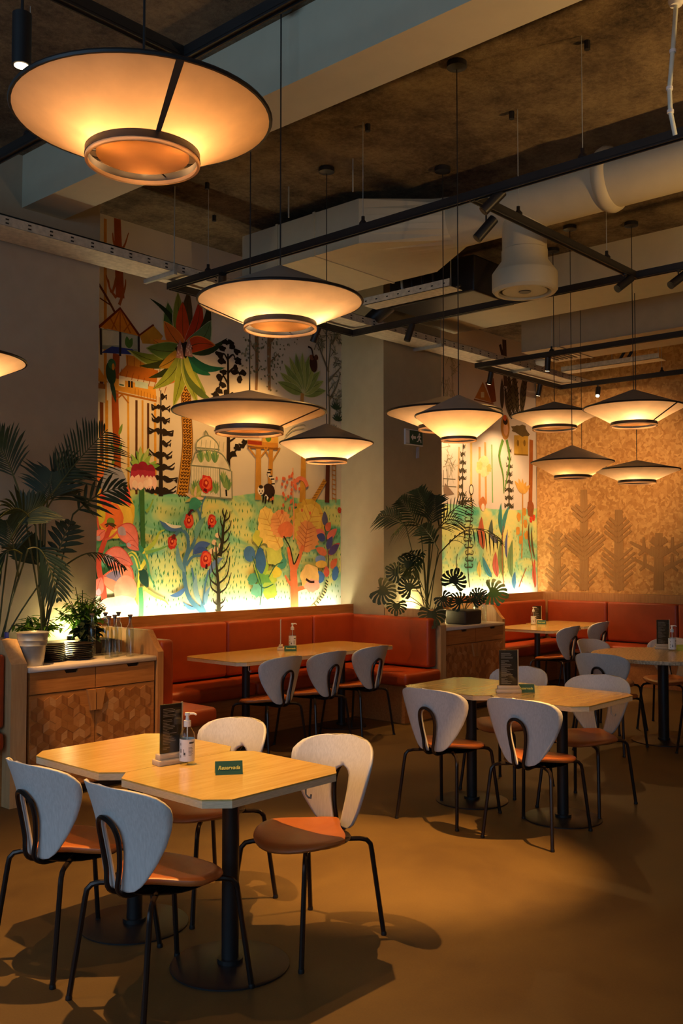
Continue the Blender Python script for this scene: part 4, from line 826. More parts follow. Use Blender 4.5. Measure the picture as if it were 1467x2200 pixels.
LP(([(7.661,4.153)][0], 2.43), .716, .148, .118, 'brown looking fabric lamp low in front of the chip board', seams=(1.5,), power=.6, col=(1.0, .48, .17))
LP(([(8.806,4.083)][0], 2.43), .80, .096, .10, 'lowest flat fabric lamp at the right edge of the room', seams=(1.5,), power=1.2)
LP(([(9.388,4.974)][0], 2.55), .50, .10, .09, 'little lamp hidden behind the brown looking lamp, only its lower band showing', ring=.42, seams=(1.5,), power=.5)
LP(([(2.464,5.182)][0], 2.7), .86, .16, .12, 'lamp cut off by the left edge of the picture', seams=(1.5,), power=3)

t = thing('assumed_bowl_lamp', 'assumed open bowl lamp out of view, throwing light up onto the raw ceiling', 'lamp', (5.7, -.5, 1.9))  # lamp out of view, assumed from the light and shadows on the ceiling
MB().lathe([(.03, -.16), (.20, -.08), (.26, .04), (.25, .04), (.19, -.07), (.03, -.15)], 32, cap=False).build('bowl', M['black'], t)
MB().lathe([(.08, -.06), (.08, -.05)], 20).build('lens', M['spotglow'], t)
MB().tube([(0, 0, -.15), (0, 0, H-1.9)], .004, 6).build('cord', M['black'], t)
lamp_obj('assumed_bowl_light', 'SPOT', (0, 0, 0), 470, (1.0, .58, .20), t, aim=(0, 0, 1), spot_size=radians(160), spot_blend=.7, shadow_soft_size=.09)

# ------------------------------------------------------------------ ducts
t = thing('air_duct', 'large pale rectangular air duct turning into a round pipe near the ceiling', 'duct', (0, 0, 0))
m = MB(); m.box(5.68, 6.72, 4.93, 6.30, 4.08, 4.44); m.build('box_section', M['duct'], t)
for y in (5.86, 5.42):
    m = MB(); m.box(5.672, 6.728, y-.012, y+.012, 4.072, 4.448); m.build('flange', M['duct'], t)
# transition to the round pipe
m = MB(); n = 24; cx, cz, r_ = 6.17, 4.235, .20
ring_ = []; sq = []
for k in range(n):
    a = 2*pi*k/n + pi/4; ring_.append((cx+r_*cos(a), 4.30, cz+r_*sin(a)))
    s_ = max(abs(cos(a)), abs(sin(a))); sq.append((6.20+.52*cos(a)/s_, 4.93, 4.26+.18*sin(a)/s_))
m.add(sq+ring_, [(k, (k+1) % n, n+(k+1) % n, n+k) for k in range(n)]); m.build('transition', M['duct'], t)
m = MB(); m.tube([(cx, 4.32, cz), (cx, -2.0, cz)], r_, 36); m.build('pipe', M['duct'], t)
for y in (3.03, 1.3):
    m = MB(); m.lathe([(r_, -.05), (r_+.02, -.035), (r_+.03, 0), (r_+.02, .035), (r_, .05)], 36, cap=False)
    o = m.build('pipe_collar', M['duct'], t, (cx, y, cz)); o.rotation_euler = (radians(90), 0, 0)
for (x, y) in [(5.332,5.368),(5.266,4.628)]:
    MB().tube([(x, y, 4.30), (x, y, H)], .006, 6).build('threaded_rod', M['galv'], t)
dfx, dfy = [(6.473,3.925)][0]
m = MB(); m.lathe([(.002, -.005), (.05, -.005), (.05, .004), (.052, .004)], 24, cap=False); 
t2 = thing('air_outlet', 'white round air outlet with flared end hanging below the duct', 'air vent', (cx, 3.72, 3.56))
zt = 4.12-3.56
MB().lathe([(.165, zt+.05), (.165, .32), (.17, .315), (.17, .24), (.235, .15), (.242, .14), (.242, .02), (.225, 0)], 40, cap=False).build('body', M['duct'], t2)
MB().lathe([(.225, 0), (.215, -.004), (.195, .0), (.19, .05)], 40, cap=False).build('lip', M['duct'], t2)
MB().lathe([(.19, .05), (.185, .055)], 40).build('inner_shadow_plate', M['black'], t2)
MB().lathe([(.165, .01), (.165, .022), (.15, .03)], 40).build('round_baffle', M['duct'], t2)
MB().lathe([(.045, .004), (.045, .011)], 24).build('centre_cap', M['black'], t2)

t = thing('air_duct', 'square grey air duct with an opening in front of the far mural', 'duct', (0, 0, 0))
MB().box(9.52, 10.3, -2, 5.79, 3.93, 4.29).build('box_section', M['plaster_grey'], t)
MB().box(9.51, 10.31, 5.30, 5.33, 3.92, 4.30).build('flange', M['plaster_grey'], t)
g = MB().box(9.67, 10.15, 5.37, 5.72, 3.92, 3.93); g.build('grille', M['tray'], t)
for k in range(5): MB().box(9.69, 10.13, 5.41+k*.06, 5.44+k*.06, 3.913, 3.921).build('grille_slat', M['black'], t)
t = thing('fan_unit', 'dark fan unit box hanging between the duct and the pillar', 'fan unit', (0, 0, 0))
soft_box('housing', M['black'], (7.25, 7.95, 4.9, 5.9, 4.02, 4.36), t)
MB().tube([(7.3, 5.9, 4.1), (7.28, 6.1, 3.98), (7.25, 6.2, 3.9)], .08, 12).build('hose', M['black'], t)

# ------------------------------------------------------------------ cable trays
t = thing('cable_tray', 'long perforated cable tray running along the back wall above the murals', 'cable tray', (0, 0, 0))
m = MB(); m.box(2.3, 11.7, 6.06, 6.37, 3.868, 3.872); m.build('tray_floor', M['tray'], t)
m = MB(); m.box(2.3, 11.7, 6.06, 6.065, 3.87, 3.94); m.box(2.3, 11.7, 6.06, 6.075, 3.936, 3.94); m.build('tray_lip', M['tray'], t)
m = MB(); m.box(2.3, 11.7, 6.365, 6.37, 3.87, 3.94); m.build('tray_lip', M['tray'], t)
x = 2.45
while x < 11.6:
    h = MB()
    for (dx, dz) in ((0, .018), (0, .045)): h.box(x-.012, x+.012, 6.0575, 6.06, 3.87+dz-.005, 3.87+dz+.005)
    h.build('slot', M['black'], t); x += .17
for x in (3.0, 4.72, 6.5, 8.3, 10.1):
    m = MB(); m.box(x-.015, x+.015, 6.02, 6.42, 3.835, 3.868); m.tube([(x, 6.04, 3.84), (x, 6.04, H)], .005, 6); m.build('hanger', M['galv'], t)
t = thing('cable_bundle', 'thick black cables lying in the long tray at the upper left', 'cable', (0, 0, 0))
for k, (yy, zz, r) in enumerate(((6.13, 3.90, .028), (6.20, 3.905, .032), (6.16, 3.955, .03), (6.27, 3.90, .028), (6.24, 3.96, .028))):
    MB().tube([(2.3, yy, zz), (3.2, yy+.01, zz+.005), (4.2, yy, zz), (4.75, yy+.02, zz), (5.1, yy+.06, zz-.01), (5.5, yy+.03, 3.888)], [r, r, r, r, r*.8, .012], 8).build('cable', M['black'], t)
t = thing('cable_tray', 'short perforated tray stub with cables beside the pale duct', 'cable tray', (0, 0, 0))
(ya, za), (yb, zb) = [(5.940,4.001),(4.927,4.003)]
m = MB(); m.box(6.9, 7.1, yb, ya, zb-.01, zb-.006); m.box(6.9, 6.905, yb, ya, zb-.01, zb+.06); m.build('tray_floor', M['tray'], t)
for k in range(8):
    y = yb+.06+(ya-yb-.1)*k/7; MB().box(6.897, 6.9, y-.01, y+.01, zb+.02, zb+.03).build('slot', M['black'], t)
MB().tube([(6.95, yb+.02, zb), (6.95, yb+.02, H)], .005, 6).build('hanger', M['galv'], t)
for k in range(4):
    y = yb+.25+.12*k; MB().tube([(6.98, y, zb+.3), (6.97, y-.02, zb+.1), (7.0, y-.04, zb+.01), (7.0, y-.3, zb+.005)], .012, 7).build('cable', M['hose' if k == 3 else 'black'], t)
t = thing('cable_tray', 'slim cable tray crossing in front of the chip board wall', 'cable tray', (0, 0, 0))
(ya, za), (yb, zb) = [(5.887,3.883),(4.631,3.895)]
m = MB(); m.box(10.6, 10.8, yb, ya, za-.01, za-.005); m.box(10.6, 10.605, yb, ya, za-.01, za+.05); m.build('tray_floor', M['tray'], t)
for y in (yb+.05, (ya+yb)/2): MB().tube([(10.7, y, za), (10.7, y, H)], .004, 6).build('hanger', M['galv'], t)
for k in range(2):
    MB().tube([(10.68, yb+.5+.1*k, za+.02), (10.68, yb+.42+.1*k, za+.05), (10.68, yb+.3+.1*k, za+.22), (10.68, yb+.2+.1*k, za+.35)], .018, 8).build('cable', M['black'], t)

# clear hose dropping to the track corner at the top right
t = thing('supply_hose', 'clear ribbed hose dropping from the ceiling to the light track', 'hose', (0, 0, 0))
hz = [(4.735,4.436),(4.686,4.177),(4.638,3.966),(4.645,3.849),(4.699,3.747)]
MB().tube([(x, 1.95, z) for x, z in hz], .012, 10).build('tube', M['hose'], t)
MB().lathe([(.03, 0), (.04, .02), (.04, .03)], 20, (hz[0][0], 1.95, hz[0][1])).build('rosette', M['white'], t)
for k in (1, 2, 3): MB().lathe([(.017, -.008), (.017, .008)], 12, (hz[k][0], 1.95, hz[k][1])).build('clip', M['white'], t)
t = thing('security_camera', 'small white dome camera in the corner above the far mural', 'security camera', (*[(11.899,4.324)][0][:1], 6.9, [(11.899,4.324)][0][1]))
MB().lathe([(.09, .06), (.10, .03), (.10, 0)], 24).build('base', M['white'], t)
MB().lathe([(.10, 0), (.085, -.04), (.05, -.07), (.005, -.085)], 24, cap=False).build('dome', M['white'], t)
MB().lathe([(.03, -.072), (.028, -.085), (.004, -.092)], 16, (0, -.03, .012)).build('lens', M['black'], t)
# exit sign
t = thing('exit_sign', 'emergency exit sign with arrow and running man on the brown pillar face', 'sign', (8.27, 6.39, 2.885))
MB().box(-.155, .155, -.012, .01, -.085, .085).build('frame', M['white'], t)
MB().box(-.145, .145, -.014, -.012, -.075, .075).build('plate', M['green_card'], t)
MB().box(-.15, -.09, -.0155, -.014, -.07, .07).build('pale_strip', M['white'], t)
m = MB(); m.prism([(-.065,0),(-.03,.035),(-.03,.014),(.02,.014),(.02,-.014),(-.03,-.014),(-.03,-.035)], -.0165, -.014, 'y'); m.build('arrow', M['white'], t)
m = MB(); m.prism([(.072,.045),(.082,.055),(.094,.05),(.094,.038),(.082,.032),(.072,.036)], -.0165, -.014, 'y')
m.prism([(.055,.02),(.07,.03),(.095,.028),(.115,.01),(.108,.004),(.095,.014),(.09,-.01),(.112,-.02),(.118,-.05),(.106,-.05),(.10,-.028),(.078,-.022),(.06,-.045),(.038,-.045),(.038,-.036),(.055,-.034),(.07,-.008),(.072,.015),(.06,.008),(.048,-.006),(.042,0)], -.0165, -.014, 'y'); m.build('running_figure', M['white'], t)
t = thing('painted_glint', 'small pale blue patch painted as a light reflection under the exit sign', 'label', (8.33, 6.388, 2.73))
MB().prism([(-.02, -.07), (.03, -.06), (.035, .06), (-.005, .055)], -.004, .004, 'y').build('card', simple('pale blue glint', (.38, .45, .62), .4), t)  # flat card whose pale blue colour stands in for a bluish light reflection

# ------------------------------------------------------------------ banquettes
LED = (1.0, .92, .60)
def cushion(name, b, parent, w=.035): return soft_box(name, M['leather'], b, parent, w, 4)
t = thing('booth_bench', 'orange leather corner bench below the wide palm mural', 'bench', (0, 0, 0))
m = MB(); m.box(4.36, 7.765, 6.82, 6.87, 0, 1.085); m.build('back_panel', M['oak'], t)
def wing_panel(x0, x1, y0, y1, top, parent, mat='oak_v', fz=.93, fy=.13, name='end_panel'):
    m = MB(); m.prism([(y0, 0), (y0, fz-.02), (y0+.04, fz+.02), (y0+fy, top), (y1, top), (y1, 0)], x0, x1, 'x'); return m.build(name, M[mat], parent)
wing_panel(7.78, 7.87, 5.68, 6.395, 1.06, t, 'oak_pale')
wing_panel(4.32, 4.37, 5.68, 6.82, 1.06, t, 'oak_v')
for (a, b) in ((4.40, 5.88), (5.89, 7.02), (7.03, 7.66)): cushion('back_cushion', (a, b, 6.70, 6.81, .50, 1.0), t)
cushion('back_cushion', (7.63, 7.765, 5.72, 6.80, .50, .985), t)
cushion('back_cushion', (4.38, 4.50, 5.72, 6.68, .50, .985), t)
for (a, b) in ((4.40, 5.88), (5.89, 7.765)): cushion('seat_cushion', (a, b, 6.30, 6.82, .36, .485), t, .045)
cushion('seat_cushion', (7.20, 7.765, 5.66, 6.29, .36, .485), t, .045)
cushion('seat_cushion', (4.38, 4.74, 5.50, 6.29, .36, .485), t, .045)
m = MB(); m.box(4.38, 7.77, 6.38, 6.82, 0, .36); m.box(7.28, 7.77, 5.74, 6.38, 0, .36); m.box(4.38, 4.68, 5.56, 6.38, 0, .36); m.build('plinth', M['oak'], t)
o = MB().box(4.45, 7.72, 6.885, 6.915, 1.0, 1.012).build('led_strip', M['led'], t)
lamp_obj('led_glow', 'AREA', (6.05, 6.90, 1.02), 12, LED, t, aim=(6.05, 6.99, 2.0), shape='RECTANGLE', size=3.2, size_y=.04)
lamp_obj('led_glow', 'AREA', (4.9, 6.90, 1.02), 5, LED, t, aim=(4.9, 6.99, 2.0), shape='RECTANGLE', size=.9, size_y=.04)

t = thing('booth_bench', 'red leather bench cut off by the left edge, left of the wooden sideboard', 'bench', (0, 0, 0))
wing_panel(3.18, 3.29, 5.70, 6.38, 1.06, t, 'oak_pale')
cushion('back_cushion', (3.04, 3.175, 5.76, 6.36, .50, .975), t); cushion('seat_cushion', (2.4, 3.16, 5.72, 6.38, .36, .485), t, .045)
m = MB(); m.box(2.4, 3.18, 5.80, 6.38, 0, .36); m.build('plinth', M['oak'], t)

t = thing('booth_bench', 'dark red leather bench running along the far mural and the chip board wall', 'bench', (0, 0, 0))
m = MB(); m.box(8.97, 11.8, 6.82, 6.87, 0, 1.10); m.build('back_panel', M['oak'], t)
m = MB(); m.box(11.72, 11.87, 0, 6.87, 0, 1.10); m.build('back_panel', M['oak_v'], t)
wing_panel(8.965, 9.02, 5.72, 6.82, 1.06, t, 'oak_v')
for (a, b) in ((9.05, 10.3), (10.31, 11.6)): cushion('back_cushion', (a, b, 6.70, 6.81, .50, 1.0), t)
ys = [y for y, z in [(5.808,0.837),(4.870,0.819)]]
for (a, b) in ((ys[0]+.005, 6.68), (ys[1]+.005, ys[0]-.005), (ys[1]-1.1, ys[1]-.005)): cushion('back_cushion', (11.58, 11.71, a, b, .50, 1.0), t)
cushion('seat_cushion', (9.05, 11.7, 6.24, 6.70, .36, .485), t, .045)
cushion('seat_cushion', (11.12, 11.7, 4.4, 6.23, .36, .485), t, .045); cushion('seat_cushion', (11.12, 11.7, 2.4, 4.39, .36, .485), t, .045)
m = MB(); m.box(9.05, 11.7, 6.32, 6.8, 0, .36); m.box(11.2, 11.7, 2.4, 6.32, 0, .36); m.build('plinth', M['oak'], t)
lamp_obj('led_glow', 'AREA', (10.3, 6.90, 1.03), 11, LED, t, aim=(10.3, 6.99, 2.0), shape='RECTANGLE', size=2.8, size_y=.04)
MB().box(9.0, 11.8, 6.885, 6.915, 1.0, 1.012).build('led_strip', M['led'], t)

# ------------------------------------------------------------------ sideboards with parquetry doors
SIDE = .052
def rhombs():
    """three rhombus orientations of a tumbling-block pattern, as thin tiles, in (x, z)"""
    out = []
    a = [(SIDE*cos(radians(90+60*k)), SIDE*sin(radians(90+60*k))) for k in range(6)]
    for k in range(3):
        p, q, r = a[2*k], a[(2*k+1) % 6], a[(2*k+2) % 6]
        pts = [(0, 0), p, q, r]
        cxm = sum(v[0] for v in pts)/4; czm = sum(v[1] for v in pts)/4
        pts = [(cxm+(v[0]-cxm)*.985, czm+(v[1]-czm)*.985) for v in pts]
        out.append(pts)
    return out
RH = rhombs(); RMESH = {}
for k in range(3):
    for c in range(4):
        m = MB(); m.prism(RH[k], -.0035, 0, 'y'); RMESH[k, c] = m.mesh('tile', M['veneer%d' % c])
def sideboard(x0, x1, label, tiles):
    t = thing('sideboard', label, 'cabinet', (x0, 5.70, 0)); W = x1-x0; D_ = .69
    m = MB(); m.box(.01, W-.01, .02, D_, .06, .845); m.build('carcass', M['oak'], t)
    m = MB(); m.box(.0, W, .06, D_, 0, .06); m.build('plinth', M['black'], t)
    soft_box('worktop', M['worktop'], (.0, W, -.012, D_, .848, .882), t, .003, 1)
    hw = (W-.03)/2
    for i in range(2):
        a = .012 + i*(hw+.006); b = a+hw
        mid = (a+b)/2 + (.06 if i == 0 else .06)
        m = MB(); m.prism([(a, .705), (b, .705), (b, .845), (mid+.055, .845), (mid+.04, .822), (mid-.04, .822), (mid-.055, .845), (a, .845)], 0, .02, 'y')
        o = m.build('drawer', M['oak'], t)
        m = MB(); m.box(mid-.056, mid+.056, .012, .0195, .818, .848); m.build('finger_pull', M['black'], o)
        m = MB(); m.box(a, b, .003, .02, .075, .698); o = m.build('door', M['oak'], t)
        hx = b-.028 if i == 0 else a+.028
        s = -1 if i == 0 else 1
        m = MB(); m.prism([(hx-s*.026, .695), (hx+s*.042, .695), (hx+s*.012, .555), (hx-s*.026, .555)], -.018, .003, 'y'); m.build('handle', M['oak_v'], o)
        rnd = random.Random(3+i)
        row = 0; z = .075+SIDE*.15
        j = MB()
        while z < .70+SIDE:
            x = a+.010+ (SIDE*.866 if row % 2 else 0)
            while x < b+.05:
                for k in range(3):
                    c = {0: 1, 1: 0, 2: 2}[k] if rnd.random() < .62 else rnd.choice((0, 1, 2, 3, 3))
                    ok = all(a+.006 < x+p[0] < b-.006 and .08 < z+p[1] < .694 for p in RH[k])
                    near = abs(x-hx) < .06 and z > .50
                    if ok and not near:
                        dy = rnd.uniform(-.0008, .0022)
                        if tiles:
                            q = put('tile', RMESH[k, c], o, (x, .003-dy*.5, z))
                        else:
                            j.mi = c; j.prism([(x+p[0], z+p[1]) for p in RH[k]], -.0005, .003, 'y')
                x += SIDE*1.732
            z += SIDE*1.5; row += 1
        if not tiles: j.build('parquetry', [M['veneer%d' % c] for c in range(4)], o)['kind'] = 'stuff'
    return t
sideboard(3.30, 4.315, 'wooden sideboard with parquetry doors below the big palm, left of the booth', True)
sideboard(7.88, 8.96, 'wooden sideboard between the booth and the far dining corner', False)

# ------------------------------------------------------------------ chairs
def spline(pts, n=6):
    P = [Vector(p) for p in pts]; Q = []
    for i in range(len(P)-1):
        a, b, c, d = P[max(i-1,0)], P[i], P[i+1], P[min(i+2,len(P)-1)]
        for k in range(n):
            t = k/n; Q.append(0.5*((2*b)+(c-a)*t+(2*a-5*b+4*c-d)*t*t+(3*b-a-3*c+d)*t**3))
    Q.append(P[-1]); return Q
OUT = [(.428, .050), (.436, .078), (.455, .103), (.49, .130), (.54, .160), (.60, .190), (.66, .213), (.71, .226), (.745, .225), (.775, .205), (.795, .165), (.806, .11), (.812, .05), (.814, 0)]
INN = [(.428, .016), (.46, .024), (.50, .034), (.54, .043), (.58, .050), (.62, .052), (.65, .047), (.672, .032), (.684, .0)]
def interp(T, z, i=0):
    for (z0, v0), (z1, v1) in zip(T, T[1:]):
        if z0 <= z <= z1: return v0+(v1-v0)*(z-z0)/(z1-z0)
    return 0.0
def back_x(y, z): return -.200 - (z-.43)*.24 + 1.9*y*y + .02*sin(pi*min(1, max(0, (z-.43)/.38)))
def make_back():
    bm = bmesh.new()
    zs = [.428, .436, .455, .48, .51, .54, .57, .60, .63, .65, .665, .676, .684, .70, .72, .74, .76, .778, .79, .799, .806, .811, .8138]
    for sg in (-1, 1):
        prev = None
        for z in zs:
            o = interp(OUT, z)*1.05; i = interp(INN, z) if z <= .684 else 0.0
            row = []
            for k in range(11):
                y = i+(o-i)*k/10
                row.append(bm.verts.new((back_x(y, z), sg*y, z)))
            if prev:
                for k in range(10):
                    q = [prev[k], prev[k+1], row[k+1], row[k]]
                    if len({v.co.to_tuple(5) for v in q}) >= 3:
                        try: bm.faces.new(q if sg < 0 else q[::-1])
                        except ValueError: pass
            prev = row
    bmesh.ops.remove_doubles(bm, verts=bm.verts[:], dist=.0008)
    bmesh.ops.recalc_face_normals(bm, faces=bm.faces[:])
    g = bmesh.ops.solidify(bm, geom=bm.faces[:], thickness=.011)
    for f in bm.faces: f.smooth = True
    me = bpy.data.meshes.new('backrest'); bm.to_mesh(me); bm.free(); me.materials.append(M['ash'])
    return me
def make_seat():
    m = MB(); n = 40; rings = [(0, .452), (.35, .452), (.62, .455), (.82, .459), (.93, .459), (.985, .453), (1.0, .445), (.985, .437), (.95, .432)]
    def rad(t):
        f = cos(t)
        return .212 + .006*f + .012*abs(sin(t))**3 - .075*max(0, -f)*abs(sin(t))*1.6
    vs = []; fs = []
    for (q, z) in rings:
        for k in range(n):
            t = 2*pi*k/n; r = rad(t)*max(q, .001)
            dz = -.030*max(0, cos(t))**2*q**3 + .012*max(0, -cos(t))*q**2 + .004*abs(sin(t))*q**2
            vs.append((r*cos(t)+.005, r*sin(t), z+dz))
    for i in range(len(rings)-1):
        for k in range(n): a = i*n+k; b = i*n+(k+1) % n; fs.append((a, b, b+n, a+n))
    m.add(vs, fs, True); m.f.append([(len(rings)-1)*n+k for k in range(n)][::-1]); m.m.append(0); m.sm.append(False)
    return m
def make_chair(label):
    t = thing('dining_chair', label, 'chair')
    put('backrest', make_back(), t)
    make_seat().build('seat', M['seat_leather'], t)
    m = MB(); m.lathe([(.001, .405), (.12, .408), (.18, .418), (.19, .425)], 24, cap=False); m.build('seat_shell', M['tube'], t)
    for sx in (-1, 1):
        for sy in (-1, 1):
            a = [(sx*.05, sy*.05, .412)] + [(sx*.165, sy*.155, .412), (sx*.187, sy*.175, .406), (sx*.200, sy*.186, .388), (sx*.205, sy*.189, .36), (sx*.250, sy*.216, .012)]
            m = MB(); m.tube(a, .0105, 8); o = m.build('leg', M['tube'], t)
            m = MB(); m.lathe([(.011, .016), (.013, .004), (.012, 0)], 10, (sx*.2508, sy*.2165, 0)); m.build('foot', M['black'], o)
    # loop of tube behind the backrest
    L = []
    def bx(y, z): return back_x(abs(y), z) - .018
    half = [(.05, .030, .408), (-.12, .030, .406), (-.185, .030, .412), (bx(.030,.44)-.004, .030, .44)]
    half += [(bx(y, z), y, z) for (z, y) in ((.50, .038), (.55, .046), (.60, .052), (.64, .051), (.672, .040), (.69, .020))]
    ap = (bx(0, .695), 0, .695)
    pts = [tuple(p) for p in half] + [ap] + [(p[0], -p[1], p[2]) for p in half[::-1]]
    m = MB(); m.tube(spline(pts, 4), .0095, 8); m.build('back_loop', M['tube'], t)
    for (z, y) in ((.445, .040), (.55, .066), (.64, .072)):
        for s in (-1, 1):
            x = back_x(y, z)+.0065
            m = MB(); m.tube([(x-.004, s*y, z), (x+.003, s*y, z)], .0042, 8); m.build('screw', M['black'], t)
    return t
proto = make_chair('x'); used = [False]
def chair(x, y, rz, label):
    t = proto if not used[0] else copy_tree(proto); used[0] = True
    t.location = (x, y, 0); t.rotation_euler = (0, 0, radians(rz)); t['label'] = label
    t['group'] = 'white backed dining chairs'
    return t
chair(2.245, 2.915, 1, 'nearest chair at the front table pair, standing in front of the table column')
chair(2.245, 3.47, 1, 'chair at the bottom left edge, left of the nearest chair')
chair(2.965, 2.87, 180, 'chair with white back facing the camera, right of the front table pair')
chair(2.965, 3.53, 180, 'chair behind the menu and pump bottle, only its white back top and seat showing')
chair(4.925, 3.54, 3, 'left one of the two chairs seen from behind at the middle table pair')
chair(4.945, 2.93, 4, 'right one of the two chairs seen from behind at the middle table pair')
chair(5.715, 3.02, 180, 'chair on the far side of the middle table pair, at its right end')
chair(5.78, 3.66, 180, 'chair on the far side of the middle table pair, behind its upright menu')
chair(5.42, 5.69, 90, 'leftmost of the three chairs along the long booth table')
chair(5.96, 5.69, 90, 'middle one of the three chairs along the long booth table')
chair(6.56, 5.72, 90, 'rightmost of the three chairs along the long booth table')
chair(9.82, 5.57, 92, 'left one of the two chairs at the far square tables')
chair(10.70, 5.65, 92, 'right one of the two chairs at the far square tables')
chair(7.50, 3.74, 4, 'front left chair of the round stone table')
chair(8.33, 4.16, -98, 'orange lit chair behind the front left chair of the round stone table')
chair(8.80, 3.80, 188, 'chair on the far side of the round stone table, cut by the right edge')
chair(7.75, 2.93, 60, 'chair at the near right side of the round stone table, only legs showing')

# ------------------------------------------------------------------ tables
def cham(x0, x1, y0, y1, c): return [(x0+c,y0),(x1-c,y0),(x1,y0+c),(x1,y1-c),(x1-c,y1),(x0+c,y1),(x0,y1-c),(x0,y0+c)]
def table(cx_, cy_, w, d, label, c=.075, bases=((0,0),), hooks=((.2,-.2),), mat='top', zt=.75, cr=.034, br=.235):
    t = thing('dining_table', label, 'table', (cx_, cy_, 0))
    m = MB(); m.prism(cham(-w/2, w/2, -d/2, d/2, c), zt-.006, zt); m.build('tabletop', M[mat], t)
    m = MB(); m.prism(cham(-w/2+.001, w/2-.001, -d/2+.001, d/2-.001, c), zt-.032, zt-.006); m.build('edge_core', M['edge'], t)
    for (bx_, by_) in bases:
        m = MB(); m.lathe([(cr, .012), (cr, zt-.05)], 24, (bx_, by_, 0)); m.build('column', M['black'], t)
        m = MB(); m.lathe([(br, 0), (br, .006), (br-.012, .010), (.05, .014), (.05, .03)], 48, (bx_, by_, 0)); m.build('base_plate', M['black'], t)
        m = MB(); m.box(bx_-.16, bx_+.16, by_-.03, by_+.03, zt-.05, zt-.032); m.box(bx_-.03, bx_+.03, by_-.16, by_+.16, zt-.05, zt-.032); m.build('bracket', M['black'], t)
    for (hx, hy) in hooks:
        m = MB(); m.tube([(hx, hy, zt-.03), (hx, hy, zt-.085), (hx+.006, hy-.01, zt-.098), (hx+.002, hy-.026, zt-.096), (hx, hy-.03, zt-.082)], .004, 7); m.build('bag_hook', M['galv'], t)
    return t
table(2.58, 2.915, .70, .635, 'front table carrying the green reserved card, nearest the camera', hooks=((.20, -.22),))
table(2.58, 3.545, .70, .62, 'front table behind the reserved one, in front of the sideboard')
table(5.345, 2.985, .71, .66, 'right half of the middle table pair, lit orange', hooks=((.05, -.30),))
table(5.33, 3.645, .71, .66, 'left half of the middle table pair, lit yellow')
table(6.19, 6.13, 1.98, .74, 'long wooden booth table below the palm mural', c=.06, bases=((-.60, 0), (.62, 0)), hooks=((-.8, -.25),))
table(10.05, 5.93, .78, .80, 'far pale lit table beside the dark red bench, left one', c=.07)
table(10.86, 5.98, .78, .80, 'far pale lit table in the corner of the dark red bench, right one', c=.07)
t = thing('dining_table', 'round stone-topped table at the right edge', 'table', (8.12, 3.55, 0))
MB().lathe([(.60, .716), (.605, .72), (.605, .745), (.60, .75)], 64, smooth=False).build('tabletop', M['terrazzo'], t)
MB().lathe([(.045, .012), (.045, .716)], 24).build('column', M['black'], t)
MB().lathe([(.27, 0), (.27, .008), (.05, .014), (.05, .03)], 48).build('base_plate', M['black'], t)

# ------------------------------------------------------------------ table things
def menu_stand(x, y, z, rz, label, w=.10, h=.245):
    t = thing('menu_stand', label, 'menu', (x, y, z), rz)
    MB().box(-.003, .003, -w/2, w/2, .03, .03+h).build('menu_board', M['menu'], t)
    m = MB(); m.box(-.0065, -.0035, -w/2-.004, w/2+.004, .022, .034+h); m.build('clear_panel', M['acrylic'], t)
    m = MB(); m.box(-.005, .004, -w/2-.006, -w/2, .02, .034+h); m.build('panel_edge', M['block'], t)
    soft_box('block', M['block'], (-.03, .03, -w/2-.02, w/2+.02, 0, .022), t, .002, 1)
    soft_box('block', M['block'], (-.018, .018, -w/2-.012, w/2+.012, .022, .045), t, .002, 1)
    rnd = random.Random(5); m = MB(); zz = .03+h-.02
    while zz > .055:
        y0 = w/2-.012 if True else 0; L = rnd.uniform(.25, .85)*(w-.024)
        m.box(-.0036, -.0030, y0-L, y0, zz, zz+.0018); zz -= .0062 if rnd.random() > .12 else .014
    m.build('printed_lines', M['ink_pale'], t)['kind'] = 'stuff'
    return t
